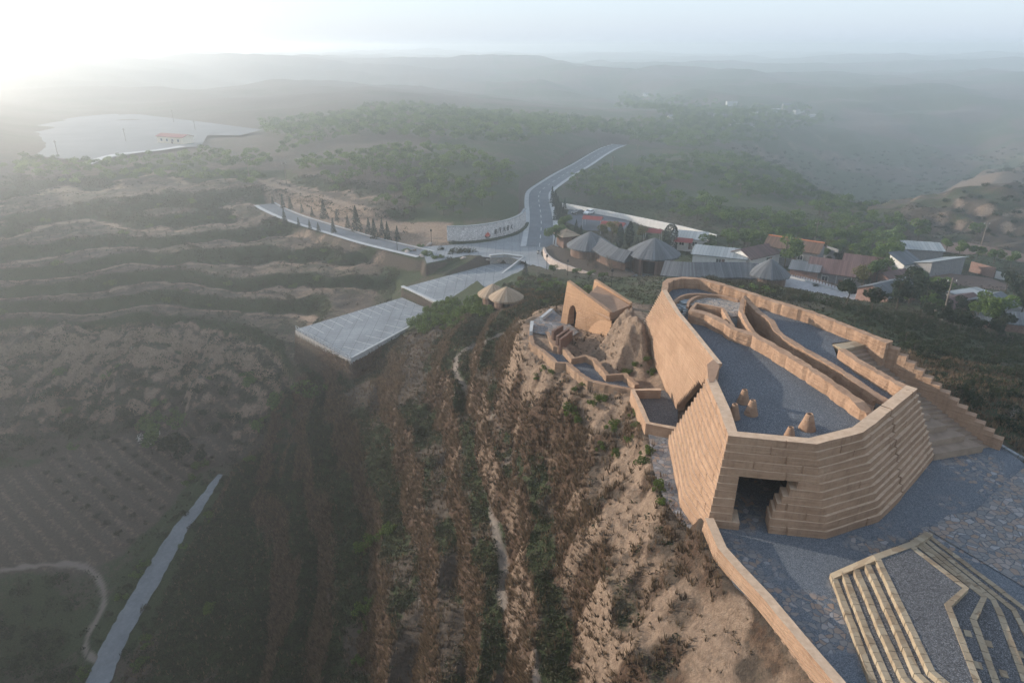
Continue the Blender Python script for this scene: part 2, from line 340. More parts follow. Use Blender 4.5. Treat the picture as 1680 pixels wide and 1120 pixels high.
GX = fine(axis(-104, 62, .45, (-3300, 3300), 1.03), -14, 16.2, .21); GY = fine(axis(26, 172, .45, (-900, 3600), 1.022), 26.2, 82, .21)
XX, YY = np.meshgrid(GX, GY)
base_f = fit(KP); ZZ = base_f(XX, YY)
ZZ = np.minimum(ZZ, 33)
# --- places cut flat or graded into the ground
def pw(pts, z): return [P2(u, v, z) for u, v in pts]
FORECOURT = pw([(1152,868),(1205,960),(1260,1010),(1372,1135)], 0)+[(17,20),(60,20),(66,40)]+pw([(1700,775),(1640,727),(1530,720)], 0)+[(30,56),(22,52),(16.5,44)]
lotB = pw([(487,541),(575,588),(640,575),(745,505),(690,493),(662,487)], LOT_B)
lotA = pw([(660,471),(720,500),(760,478),(805,455),(858,431),(812,431),(806,432)], LOT_A)
# squared-up lots in world space
def quad_lot(a, b, c, d, z): return [P2(*q, z) for q in (a, b, c, d)]
LOTB = quad_lot((486,540), (576,590), (752,492), (660,488), LOT_B)
LOTA = quad_lot((661,472), (728,500), (858,432), (806,433), LOT_A)
PLZ = pw([(700,432),(690,405),(740,402),(800,392),(850,380),(868,372),(905,372),(893,395),(888,418),(905,436),(925,447),(905,450),(880,441),(860,430),(835,421),(806,423),(770,418)], PLAZA)
LA, LB = LOTA[2], LOTA[1]; RAMP = [LA, (LA[0]*.4+LB[0]*.6, LA[1]*.4+LB[1]*.6)]+pw([(800,484),(822,474),(855,457),(882,441)], -23)
PLZ2 = pw([(925,420),(1000,438),(1060,430),(1090,450),(1075,466),(1010,466),(940,452)], PLAZA)
YARD = pw([(1280,455),(1300,448),(1450,492),(1400,506),(1290,482)], -20)
CARPK = pw([(935,342),(1000,345),(1035,365),(1020,380),(960,378),(925,362)], PLAZA)
PATHP = pw([(873,527),(869,545),(876,570),(896,580),(915,597),(931,599),(953,617),(967,626),(999,634),(1042,640),(1026,619),(996,620),(974,593),(960,588),(940,592),(926,574),(912,572),(897,547),(905,535)], -2.0)
ENTRY = pw([(873,527),(905,507),(922,520),(950,545),(925,560),(897,550),(872,545)], -1.3)
TERR = pw([(1112,662),(1090,640),(1042,640),(1056,668),(1066,696),(1112,704)], -1.4)
SPATH = pw([(1062,700),(1100,690),(1110,760),(1126,830),(1160,868),(1146,876),(1118,858),(1090,820),(1072,770)], -1.5)
FLATS = [(PATHP, -2.0, 4.5), (ENTRY, -1.3, 3.0), (TERR, -1.5, 2.2), (SPATH, -1.5, 1.2), (FORECOURT, 0, 1.2), (PLZ, PLAZA, 1.4), (PLZ2, PLAZA, 2), (YARD, -20, 4), (CARPK, PLAZA, 4), (RAMP, -23, .8), (LOTB, LOT_B, 1.2), (LOTA, LOT_A, 1.0)]
ROAD = smooth_line([P(u, v, z) for u, v, z in [(885,405,-22),(888,372,-22),(887,350,-22.3),(884,330,-22.7),(886,315,-23),(902,302,-23.4),(930,284,-24.2),(955,270,-25),(980,254,-25.6),(1000,243,-26),(1017,237.5,-26.4)]], 6)
SIDE = smooth_line([P(u, v, z) for u, v, z in [(700,417,-22),(640,403,-22),(600,393,-21.9),(560,381,-21.7),(520,369,-21.5),(480,356,-21.2),(450,343,-21),(436,335,-20.8)]], 6)
GULLY = smooth_line([P(u, v, z) for u, v, z in [(362,778,-47.6),(352,792,-48),(322,835,-49.2),(295,870,-50),(262,925,-51),(230,980,-51.8),(195,1040,-52.6),(165,1110,-53.2),(140,1180,-54)]], 6)
LINES = [(ROAD, 4.6, 3), (SIDE, 3.6, 2.5), (GULLY, 2.4, 2.5)]
detail = 1-sstep(250, 700, np.hypot(XX, YY))
slopeN = lambda Z: np.hypot(*np.gradient(Z, GY, GX))
# left-hand hill: farmed terraces
lm = sstep(-20, -36, XX)*sstep(118, 140, YY - .25*XX*0)*sstep(420, 300, YY)*sstep(-12.5, -16, ZZ)*sstep(-44, -37, ZZ)
def riser(Z, step, flat, wob): q = (Z+wob)/step; f = q-np.floor(q); return sstep(flat-.08, flat+.08, f)*sstep(1.0, .93, f)
def terrace(Z, step, flat, wob):
    q = (Z+wob)/step; f = q-np.floor(q); return (np.floor(q)+sstep(flat, 1, f))*step - wob + .0
wob = (fbm(XX/35, YY/35, 3, 5)-.5)*3.6 + (fbm(XX/8, YY/8, 3, 6)-.5)*1.1
rise_l = lm*riser(ZZ, 3.0, .70, wob); fq = (ZZ+wob)/3.0; fq = fq-np.floor(fq); lip_l = lm*sstep(.52, .58, fq)*sstep(.70, .64, fq); ZT = terrace(ZZ, 3.0, .70, wob); ZZ = ZZ*(1-lm)+ZT*lm
ZZ = ZZ + lm*(fbm(XX/4, YY/4, 3, 9)-.5)*.5
# the spur under the fort: banks and ledges, gullied by rain
hm = sstep(-52, -46, -np.abs(YY-70)*0 + XX)*sstep(14, 8, XX)*sstep(135, 112, YY+.3*XX)*sstep(-3.0, -7.0, ZZ)*sstep(-47, -43, ZZ)
wob2 = (fbm(XX/15, YY/40, 3, 21)-.5)*5.0 + (fbm(XX/5, YY/7, 3, 22)-.5)*3.2
rise_h = hm*riser(ZZ, 5.8, .52, wob2); ZT = terrace(ZZ, 5.8, .52, wob2); hm = hm*np.clip(.5+sstep(.35, .6, fbm(XX/11, YY/17, 3, 24))*.5, 0, 1); rise_h = rise_h*hm; ZZ = ZZ*(1-.9*hm)+ZT*.9*hm
gul = (ridged(XX/7.5+.25*YY/7, YY/7.0, 4, 33)-.62)*(.5+2.9*sstep(-20, -7, ZZ)) + (ridged(XX/2.6, YY/2.2, 3, 44)-.6)*.32
hm2 = sstep(16, 11, XX)*sstep(140, 118, YY+.3*XX)*sstep(-1.2, -4.5, ZZ)*sstep(-48, -42, ZZ)*sstep(-62, -50, XX)
ZZ = ZZ + gul*hm2*.9
crest = sstep(-24, -10, ZZ)*hm2*sstep(.5, 1.1, slopeN(ZZ)); ZZ = ZZ + crest*((ridged(XX/1.25, YY/1.6, 3, 46)-.6)*.85 + (fbm(XX/.6, YY/.6, 2, 47)-.5)*.16)
# the gully wall on the left and the bluff on the right: fluted loess
cl = sstep(-50, -46, ZZ)*sstep(-33, -37, ZZ)*sstep(-30, -40, XX)*sstep(90, 120, YY)
ZZ = ZZ + cl*((ridged(XX/11, YY/15, 4, 55)-.6)*12.5)
bl = sstep(95, 125, XX)*sstep(185, 205, YY)*sstep(330, 290, YY)*sstep(-34, -29, ZZ)
bn = fbm(XX/16, YY/16, 4, 61)-.5
ZZ = ZZ*(1-bl) + bl*(terrace(ZZ, 3.4, .6, bn*4)+ (ridged(XX/7, YY/7, 4, 62)-.6)*4.2)
far = sstep(330, 520, np.hypot(XX, YY))
ZZ = ZZ + far*((fbm(XX/160, YY/160, 5, 71)-.5)*16*sstep(-90, -20, ZZ+60)*.6 + (fbm(XX/45, YY/45, 4, 72)-.5)*5)
far2 = sstep(560, 950, np.hypot(XX, YY)); ZZ = ZZ+far2*((fbm(XX/330, YY/240, 4, 77)-.52)*52+(ridged(XX/150, YY/110, 3, 78)-.6)*12)
vm = sstep(380, 460, np.hypot(XX, YY))*sstep(80, 200, XX)*sstep(-22, -32, ZZ)
ZT = terrace(ZZ, 7, .55, (fbm(XX/90, YY/90, 4, 73)-.5)*16)+(ridged(XX/40, YY/60, 4, 74)-.6)*7; ZZ = ZZ*(1-vm)+ZT*vm
ZZ = np.where(np.hypot(XX, YY) > 300, np.minimum(ZZ, np.where(XX < -200, 33, 22)), ZZ)
ZZ += (fbm(XX/1.6, YY/1.6, 3, 81)-.5)*.35*detail
# mound of bare earth between gateway and fort
mc = P(1003, 552, 0); mnd = [P2(976,556,0), P2(998,512,2.8), P2(1042,498,3.2), P2(1066,572,0), P2(1052,602,-.5), P2(1000,604,-1)]
md = poly_sd(XX, YY, mnd); mh = sstep(1.0, -.8, md)
ZM = 2.75 + (ridged(XX/1.5+.2*YY, YY/3.0, 3, 91)-.6)*1.6 + (ridged(XX/.62+.3*YY, YY/1.6, 3, 92)-.6)*.75; ZZ = np.where(mh > 0, ZZ*(1-mh)+np.maximum(ZZ, ZM)*mh, ZZ)
flat_d = np.full(XX.shape, 1e9)
for ln, hw, bw in LINES:
    d, z = line_d(XX, YY, ln); w = 1-sstep(hw+.3, hw+bw, d); ZZ = ZZ*(1-w)+(z-.12)*w
for poly, z, bw in FLATS:
    d = poly_sd(XX, YY, poly); w = 1-sstep(.3, bw, d); ZZ = ZZ*(1-w)+(z-.12)*w; flat_d = np.minimum(flat_d, d)
def H(x, y):
    x = np.asarray(x, float); y = np.asarray(y, float)
    i = np.clip(np.searchsorted(GX, x)-1, 0, len(GX)-2); j = np.clip(np.searchsorted(GY, y)-1, 0, len(GY)-2)
    fx = np.clip((x-GX[i])/(GX[i+1]-GX[i]), 0, 1); fy = np.clip((y-GY[j])/(GY[j+1]-GY[j]), 0, 1)
    return (ZZ[j, i]*(1-fx)+ZZ[j, i+1]*fx)*(1-fy)+(ZZ[j+1, i]*(1-fx)+ZZ[j+1, i+1]*fx)*fy
TS = np.concatenate([np.arange(25, 330, .5), np.geomspace(330, 4000, 900)])
def hit(u, v):
    """where the line of sight through a picture point meets the ground"""
    d = ray(u, v); X = d[0]*TS; Y = d[1]*TS; Z = CAMZ+d[2]*TS
    k = np.argmax(Z < H(X, Y)); t = TS[k] if Z[k] < H(X, Y)[k] else TS[-1]
    lo, hi = TS[max(k-1, 0)], t
    for _ in range(12):
        m = (lo+hi)/2
        if CAMZ+d[2]*m < H(d[0]*m, d[1]*m): hi = m
        else: lo = m
    return np.array([d[0]*hi, d[1]*hi, float(H(d[0]*hi, d[1]*hi))])
# foot tracks, laid on the ground
def on_ground(pts):
    q = smooth_line([(u, v, 0) for u, v in pts], 6); return np.array([hit(a, b) for a, b, _ in q])
TRACK = [on_ground(q) for q in (
 [(825,548),(790,562),(756,578),(747,605),(760,632),(785,655),(800,680),(828,694)],
 [(838,752),(815,775),(806,810),(808,850),(818,890),(826,930),(822,970),(836,1010),(858,1050),(872,1085),(880,1118)],
 [(2,935),(50,928),(100,925),(140,930),(165,955),(170,990),(150,1030),(140,1065),(160,1085)])]
TRK = np.full(XX.shape, 1e9)
for t in TRACK:
    for a, b in zip(t, t[1:]):
        if np.hypot(*(b-a)[:2]) > 5: continue
        x0, x1 = sorted((a[0], b[0])); y0, y1 = sorted((a[1], b[1])); i0, i1 = np.searchsorted(GX, (x0-2, x1+2)); j0, j1 = np.searchsorted(GY, (y0-2, y1+2)); sl = (slice(j0, j1), slice(i0, i1)); TRK[sl] = np.minimum(TRK[sl], line_d(XX[sl], YY[sl], [a, b])[0])
fieldp = pw([(-40,800),(60,770),(180,735),(300,720),(395,695),(362,770),(300,800),(262,850),(180,905),(120,918),(40,915),(-40,915)], -50.5)
fm = sstep(1.5, -1.5, poly_sd(XX, YY, fieldp)); fdir = (P(202,865,-51)-P(94,775,-50.5))[:2]; fdir /= np.hypot(*fdir); fperp = -XX*fdir[1]+YY*fdir[0]; furrow = np.sin(fperp*2*math.pi/2.5); ZZ = ZZ+fm*furrow*.17
# ground cover read as vertex data: how green, how dry, how bare
SL = slopeN(ZZ); n1 = fbm(XX/9, YY/9, 4, 101); n2 = fbm(XX/3, YY/3, 3, 102)
hill = sstep(22, 16, XX)*sstep(-60, -48, XX)*sstep(140, 120, YY)
ridge_top = sstep(-9, -4.0, ZZ)*hill
green = hill*(1-.9*rise_h)*sstep(1.3, .8, SL)*sstep(.30, .5, n1+.15*(n2-.5))*(1-ridge_top*.75)
bare = ridge_top*sstep(.36, .62, n2+.06)*.74 + hill*(sstep(1.2, 2.0, SL)*.30+rise_h*.40)*sstep(.44, .64, n2)*sstep(-38, -14, ZZ)
dry = hill*np.clip(sstep(.7, 1.3, SL)*.6+rise_h, 0, 1)
# everything beyond the spur
oth = 1-hill
nf = fbm(XX/70, YY/38, 4, 111); green = green + oth*np.clip(.48+sstep(.4, .6, n1)*.5, 0, 1)*sstep(2.0, .7, SL)*np.where(far > .5, sstep(.38, .52, nf)*1.1, 1)
left = sstep(-25, -45, XX)*sstep(110, 130, YY)*oth
bare = bare + left*(lm*(1-rise_l)*sstep(.35, .55, n2)*.36 + cl*sstep(.7, 1.5, SL)*.75 + lip_l*.45)
green = np.where(left > .5, np.maximum(green*.45, rise_l*.85), green)
bare = bare*(1-fm)+fm*(.22+.12*furrow); green *= (1-fm); dry *= (1-fm)
bare = np.maximum(bare, bl*sstep(.5, 1.0, SL)*sstep(.3, .5, n2)); green = np.where(bl > .5, green*.6, green)
bare = np.maximum(bare, vm*sstep(.25, .5, SL)*sstep(.5, .65, fbm(XX/30, YY/30, 3, 107))*.4)
track = sstep(.62, .25, TRK+ (n2-.5)*.7)*.9*(1-.9*sstep(.9, 1.5, SL))
bankp = pw([(425,300),(560,333),(650,358),(742,366),(740,398),(650,391),(560,371),(440,334)], -19); bk = sstep(1.5, -1.5, poly_sd(XX, YY, bankp)); bare = np.maximum(bare, bk*(.55+.3*n2)); green = green*(1-bk)
bare = np.clip(np.maximum(bare, mh*(.75+.25*n2)), 0, 1)
def earth_mesh():
    ny, nx = XX.shape; V = np.stack([XX, YY, ZZ], -1).reshape(-1, 3); i = np.arange(ny*nx).reshape(ny, nx)
    F = np.stack([i[:-1, :-1], i[:-1, 1:], i[1:, 1:], i[1:, :-1]], -1).reshape(-1, 4)
    me = np_mesh('ground', V, F, smooth=True)
    for nm, a in (('green', green), ('dry', np.clip(dry, 0, 1)), ('bare', bare), ('track', track)):
        at = me.attributes.new(nm, 'FLOAT', 'POINT'); at.data.foreach_set('value', np.clip(a, 0, 1).astype(np.float32).ravel())
    return me
def ground_mat():
    k = N('loess_ground'); v = k.coord(); f = k.noise(3.0, v, 6, .7); g = k.noise(.22, v, 5, .6); tiny = k.noise(11, v, 4, .7)
    soil = k.ramp(f, [(.3, (.055, .042, .032)), (.6, (.105, .080, .060))])
    grass = k.ramp(k.noise(4.5, v, 5, .75), [(.28, (.020, .026, .012)), (.55, (.050, .064, .026)), (.75, (.095, .115, .045))])
    straw = k.ramp(k.noise(1.0, k.coord((5, 5, 1.0)), 5, .75), [(.3, (.034, .021, .014)), (.5, (.092, .055, .036)), (.72, (.18, .112, .072))])
    loess = k.ramp(k.noise(2.4, v, 6, .75), [(.25, (.15, .10, .07)), (.5, (.29, .205, .145)), (.75, (.40, .30, .22))])
    def edge(a, w=.30):                                  # the patch edges break up with noise
        return k.ramp(k.math('ADD', a, k.math('MULTIPLY', k.math('SUBTRACT', k.noise(1.3, v, 6, .75), .5), 1.5)), [(.5-w/2, (0, 0, 0)), (.5+w/2, (1, 1, 1))])
    c = k.mix(edge(k.attr('dry').outputs['Fac']), soil, straw)
    c = k.mix(edge(k.attr('green').outputs['Fac']), c, grass)
    c = k.mix(edge(k.attr('bare').outputs['Fac'], .55), c, loess)
    c = k.mix(k.attr('track').outputs['Fac'], c, (.25, .205, .17))
    k.bump(k.math('ADD', f, k.math('MULTIPLY', tiny, .6)), 1.0, .35); M['ground'] = k.out(c)
ground_mat()
ground = link('ground', earth_mesh(), M['ground']); tag(ground, 'brown loess hillside, gully floor and terraced hills', kind='structure')
# ------------------------------------------------------------------ the rammed-earth fort
def lerp(a, b, t): return tuple(x+(y-x)*t for x, y in zip(a, b))
def subdiv(pts, d, brk=()):
    """points along a polyline with their parameter (segment + fraction); brk are extra parameters"""
    out = []
    for i in range(len(pts)-1):
        L = math.dist(pts[i][:2], pts[i+1][:2]); n = max(1, round(L/d)); ts = {k/n for k in range(n)} | {b-i for b in brk if i < b < i+1}
        out += [(i+t) for t in sorted(ts)]
    return out+[len(pts)-1.0]
def pos(pts, s):
    i = min(int(s), len(pts)-2); return lerp(pts[i], pts[i+1], s-i)
def normals(pts):
    """left-hand normals per vertex of an open polyline (pointing out when walked clockwise seen from above... the caller picks the sign)"""
    N_ = []
    for i in range(len(pts)):
        a = pts[max(i-1, 0)]; b = pts[min(i+1, len(pts)-1)]; dx, dy = b[0]-a[0], b[1]-a[1]; L = math.hypot(dx, dy) or 1
        N_.append((dy/L, -dx/L))
    return N_
def course_wall(mb, bot, top, z0, z1, n, thick, out=1, gap=None, lean=-.05, skirt=1.0, jit=.03, d=.9, seed=1, groove=True, rag=.012):
    """wall of set-back courses: every course is a slightly leaning face with a narrow ledge on top. out=+1 when the outside is to the right of the walk"""
    rr = random.Random(seed)
    def inner(b, t, m, z): q = thick+max(0, out*((b[0]-t[0])*m[0]+(b[1]-t[1])*m[1])); return (b[0]-out*m[0]*q, b[1]-out*m[1]*q, z)
    for k in range(n):
        f0, f1 = k/n, (k+1)/n; za = z0+(z1-z0)*f0 - (skirt if k == 0 else .0); zb = z0+(z1-z0)*f1
        g = gap(k) if gap else None
        ss = subdiv(top, d, g or ()); A = [lerp(p, q, f0) for p, q in zip(bot, top)]; B = [lerp(p, q, f0+(f1-f0)*lean) for p, q in zip(bot, top)]
        Nn = normals(B); blk = rr.uniform(1.5, 3.5); off = rr.uniform(-jit, jit); acc = 0; rows = []
        for j, s in enumerate(ss):
            if j: acc += math.dist(pos(top, s), pos(top, ss[j-1]))
            nb_ = acc > blk
            if nb_: acc = 0; blk = rr.uniform(1.8, 4.0); off = rr.uniform(-jit, jit)
            if groove and nb_ and int(s) < s and (not g or min(abs(s-q) for q in g) > .02):
                for ds, do in ((-.012, .0), (-.006, -.07), (.006, -.07)):
                    s_ = s+ds*.9; nn = pos(Nn, s_); o = out*(off+do); a = pos(A, s_); b = pos(B, s_); t = pos(top, s_); tn = pos(normals(top), s_)
                    rows.append((s_, (a[0]+nn[0]*o, a[1]+nn[1]*o, za), (b[0]+nn[0]*o, b[1]+nn[1]*o, zb), inner(b, t, tn, zb)))
                s = s+.012
            nn = pos(Nn, s); o = out*(off+rr.uniform(-rag, rag)); a = pos(A, s); b = pos(B, s); t = pos(top, s); tn = pos(normals(top), s)
            rows.append((s, (a[0]+nn[0]*o, a[1]+nn[1]*o, za), (b[0]+nn[0]*o, b[1]+nn[1]*o, zb+rr.uniform(-.02, .02)), inner(b, t, tn, zb)))
        for j in range(len(rows)-1):
            if g and rows[j][0] >= g[0]-1e-6 and rows[j+1][0] <= g[1]+1e-6: continue
            (_, a0, b0, i0), (_, a1, b1, i1) = rows[j], rows[j+1]
            q0 = (i0[0], i0[1], za); q1 = (i1[0], i1[1], za)
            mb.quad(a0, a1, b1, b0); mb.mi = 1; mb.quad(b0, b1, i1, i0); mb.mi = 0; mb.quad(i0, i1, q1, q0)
            if j == 0 or (g and abs(rows[j][0]-g[1]) < 1e-6): mb.quad(a0, b0, i0, q0)
            if j == len(rows)-2 or (g and abs(rows[j+1][0]-g[0]) < 1e-6): mb.quad(a1, q1, i1, b1)
def rough_wall(mb, line, z0, z1, thick, amp=.10, d=.35, nv=4, seed=3, chunk=1.6, ends=True):
    """an earthen parapet along a polyline: bulging blocks with grooves between them. z0, z1 numbers or per-point lists"""
    line = [tuple(p[:2]) for p in line]; z0 = list(z0) if hasattr(z0, '__len__') else [z0]*len(line); z1 = list(z1) if hasattr(z1, '__len__') else [z1]*len(line)
    ss = subdiv(line, d); rr = random.Random(seed); Nn = normals(line); acc = 0; last = None; rows = []; bulge = rr.uniform(-1, 1); cl = rr.uniform(.6, 1.4)*chunk; u = 0
    for s in ss:
        p = pos(line, s)
        if last: acc += math.dist(p, last)
        last = p
        if acc > cl: acc = 0; cl = rr.uniform(.6, 1.5)*chunk; bulge = rr.uniform(-1, 1)
        nn = pos(Nn, s); L = math.hypot(*nn) or 1; nn = (nn[0]/L, nn[1]/L); za = pos([(q,) for q in z0], s)[0]; zb = pos([(q,) for q in z1], s)[0]
        e = min(acc, cl-acc)/cl; e = -.7*max(0, 1-e/.12) + .35*bulge
        ring = []
        for k in range(nv+1):
            f = k/nv; w = thick/2*(1.10-.12*f); o = amp*(e + .5*(rr.random()-.5)); ring.append((p[0]+nn[0]*(w+o), p[1]+nn[1]*(w+o), za+(zb-za)*f + (amp*.5*(rr.random()-.5) if k == nv else 0)))
        for k in range(nv, -1, -1):
            f = k/nv; w = thick/2*(1.10-.12*f); o = amp*(e + .5*(rr.random()-.5)); ring.append((p[0]-nn[0]*(w+o), p[1]-nn[1]*(w+o), za+(zb-za)*f))
        rows.append(ring)
    m = len(rows[0])
    for a, b in zip(rows, rows[1:]):
        mb.add(a+b, [(i, i+1, m+i+1, m+i) for i in range(m-1)])
    if ends: mb.add(rows[0], [tuple(range(m))]); mb.add(rows[-1], [tuple(range(m-1, -1, -1))])
RE = [M['rammed_earth'], M['skylit_ledge']]
fort = empty('earthen_museum', (22, 50, 0), label='large fan-shaped museum building of stepped tan rammed-earth walls with gravel roof terrace', cat='building')
def fpart(mb, name, mat, smooth=False, fix=True):
    o = mb.build(name, mat, fort, smooth, fix); o.location = -fort.location; return o
fx = lambda u, v, z=T0: P2(u, v, z)
A_b, Mb_, N_b = fx(1160,863,0), fx(1118,815,-.6), fx(1097,722,-1.2)
A_t, M_t, N_t = fx(1196,714), fx(1184,672), fx(1163,624)
B_b, C_b, D_b, E_b = fx(1355,883,0), fx(1442,855,0), fx(1478,818,0), fx(1531,754,0)
B_t, C_t, D_t, E_t = fx(1335,727), fx(1411,708), fx(1459,671), fx(1500,638)
# front wall with doorway; the right jamb steps inward, the left jamb has a plinth
mb = MB()
def front_gap(k):
    if k >= 7: return None
    l = .20; r = [.52, .52, .545, .58, .63, .70, .78][k]
    if k == 0: l = .27
    return (l, r)
def par(u): return u
course_wall(mb, [A_b, B_b], [A_t, B_t], 0, T0, 12, .62, gap=front_gap, seed=2, rag=.02)
course_wall(mb, [B_b, C_b, D_b], [B_t, C_t, D_t], 0, T0, 12, .62, seed=3, rag=.02)
cr = lerp(D_b, D_b, 0)
ux = (E_t[0]-D_t[0], E_t[1]-D_t[1]); uL = math.hypot(*ux); ux = (ux[0]/uL*.15, ux[1]/uL*.15)
course_wall(mb, [(D_b[0]+ux[0], D_b[1]+ux[1]), E_b], [(D_t[0]+ux[0], D_t[1]+ux[1]), E_t], 0, T0, 12, .62, seed=4, rag=.02)
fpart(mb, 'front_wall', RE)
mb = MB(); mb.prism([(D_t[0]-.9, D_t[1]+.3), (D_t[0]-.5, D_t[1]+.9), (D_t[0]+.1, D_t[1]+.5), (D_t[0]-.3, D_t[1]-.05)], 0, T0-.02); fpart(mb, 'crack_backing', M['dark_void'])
# near-left buttress
mb = MB(); course_wall(mb, [N_b, Mb_, A_b], [N_t, M_t, A_t], -1.2, T0, 14, .6, seed=5, jit=.015, rag=.01); 
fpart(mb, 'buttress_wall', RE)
# long left wall, many thin courses, running back to the apse
L0b, L1b, L2b = fx(1116,676,-1.0), fx(1085,615,-1.0), fx(1055,566,-.6)
L0t, L1t, L2t, L3t = fx(1180,600), fx(1138,547), fx(1112,516), fx(1088,476)
L3b = P2(1038,503,4.0)
mb = MB(); course_wall(mb, [L3b, L2b, L1b, L0b], [L3t, L2t, L1t, L0t], -1.0, T0, 30, .38, gap=lambda k: (2.85+.003*k, 3.0) if k < 18 else None, seed=6, jit=.012, d=.7, lean=-.9, groove=False, rag=.008)
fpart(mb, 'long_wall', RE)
# outer parapet round the back and down the right side
back = [(L3t[0]+.15, L3t[1]), fx(1092,464), fx(1100,458), fx(1122,455.5), fx(1150,457), fx(1180,465), fx(1220,477), fx(1275,495), fx(1330,511), fx(1387,533), fx(1425,547), fx(1459,560)]
bz1 = [T0]*9+[T0, T0-.05, T0-.1]
mb = MB(); rough_wall(mb, back, -9, bz1, .7, .12, nv=14, seed=8); fpart(mb, 'back_parapet', M['rammed_earth'])
# solid cap over the notch and the parapet tops
mb = MB(); notch = [N_t, L0t, fx(1183,607), fx(1181,618), fx(1170,630)]
mb.prism([fx(1162,622), fx(1160,598), fx(1170,590), fx(1181,600), fx(1172,626), fx(1164,628)], T0-2.4, T0+.03); fpart(mb, 'notch_cap', M['cap_earth'])
# roof terrace in two pieces either side of the sunken passage
ZR = T0-1.1
W1 = [fx(1131,508,ZR+1.2), fx(1160,514,ZR+1.15), fx(1188,528,ZR+1.1), fx(1202,538,ZR+1.1), fx(1233,547,ZR+1.1), fx(1260,561,ZR+1.1), fx(1310,591,ZR+1.1), fx(1360,623,ZR+1.1), fx(1410,658,ZR+1.05), fx(1438,679,ZR+.9)]
W2 = [fx(1221,490,ZR+1.7), fx(1232,498,ZR+1.4), fx(1245,510,ZR+1.2), fx(1266,524,ZR+1.1), fx(1275,541,ZR+.9), fx(1290,553,ZR+.8), fx(1310,566,ZR+.7), fx(1335,581,ZR+.6), fx(1372,601,ZR+.6), fx(1410,628,ZR+.5), fx(1440,648,ZR+.45), fx(1466,662,ZR+.4)]
hole = W1[4:]+W2[::-1][:-1]
roof_l = [A_t, B_t, C_t, D_t]+W1[::-1]+[fx(1128,503,ZR), fx(1135,494,ZR), fx(1150,489,ZR), fx(1180,486,ZR), fx(1215,490,ZR), fx(1222,488,ZR)]+back[6:2:-1][::1]+back[2::-1]+[L2t, L1t, L0t, fx(1176,612), M_t]
mb = MB(); mb.sheet(roof_l, ZR)
roof_r = W2+[D_t, E_t, fx(1379,569), fx(1365,563,ZR), fx(1420,556,ZR), back[10]]+back[9:5:-1]
mb.sheet(roof_r, ZR)
o = fpart(mb, 'roof_terrace', M['grey_gravel'], fix=False)
bm = bmesh.new(); bm.from_mesh(o.data); bmesh.ops.triangulate(bm, faces=bm.faces); 
for f in bm.faces:
    if f.normal.z < 0: f.normal_flip()
bm.to_mesh(o.data); bm.free()
mb = MB(); rough_wall(mb, W1, 1.5, [ZR+1.25, ZR+1.15]+[ZR+1.1]*6+[ZR+1.0, ZR+.5], .75, .16, nv=7, seed=11, chunk=1.8); fpart(mb, 'passage_wall', M['rammed_earth'])
mb = MB(); rough_wall(mb, W2, 1.5, [ZR+2.0, ZR+1.4, ZR+1.1, ZR+1.0, ZR+.8, ZR+.7, ZR+.65, ZR+.6, ZR+.55, ZR+.5, ZR+.42, ZR+.3], .6, .13, nv=9, seed=12, chunk=3); fpart(mb, 'passage_wall', M['rammed_earth'])
# passage floor climbs from the dark well to the closed end
mb = MB(); pa = W1[4:]; n_ = len(pa); zs = [1.4, 1.6, 2.6, 3.8, 4.8, ZR+.1]
for i in range(n_-1):
    q0 = W2[min(len(W2)-1, 3+round(i*8/(n_-1)))]; q1 = W2[min(len(W2)-1, 3+round((i+1)*8/(n_-1)))]
    mb.quad((*pa[i], zs[i]), (*pa[i+1], zs[i+1]), (*q1, zs[i+1]), (*q0, zs[i]))
mb.prism([fx(1436,683), D_t, fx(1462,668), fx(1425,655)], ZR-.4, ZR+.45); fpart(mb, 'passage_floor', M['cap_earth'])
# flagstone disc, its rim, the spiral kerb and the two little stairs
dc = P(1173, 497, ZR+.55); dr = 5.4
disc = [P2(u, v, ZR+.55) for u, v in [(1132,500),(1140,492),(1155,488),(1175,488),(1200,491),(1217,496),(1214,505),(1212,518),(1200,519),(1188,505),(1160,500),(1140,502)]]
mb = MB(); mb.prism(disc, ZR-.3, ZR+.5); fpart(mb, 'stone_disc', M['disc_flags'])
mb = MB(); rim = smooth_line([(*P2(u, v, ZR+.75), 0) for u, v in [(1128,504),(1130,495),(1139,488),(1153,484),(1172,483.5),(1192,487),(1212,492)]], 5)
rough_wall(mb, rim, ZR-.1, ZR+.78, .28, .03, nv=2, seed=14); fpart(mb, 'disc_rim', M['cap_earth'])
mb = MB(); arc = smooth_line([(*P2(u, v, ZR+.9), 0) for u, v in [(1112,517),(1105,507),(1104,499),(1110,490),(1122,484),(1138,481.5),(1160,482)]], 5)
rough_wall(mb, arc, ZR-.1, ZR+.9, .26, .03, nv=2, seed=15); fpart(mb, 'spiral_kerb', M['cap_earth'])
mb = MB()
for u, v, w, h in [(1112,503,1.3,.35),(1119,500,1.2,.5),(1115,508,1.4,.3),(1124,504,1.0,.55),(1121,508,1.0,.4),(1110,509,.9,.25),(1127,498,.9,.45)]:
    p = P(u, v, ZR); mb.box((p[0], p[1], ZR+h/2), (w, w*.7, h), rnd.uniform(0, 3), .12)
fpart(mb, 'pale_boulders', M['slate_step'])
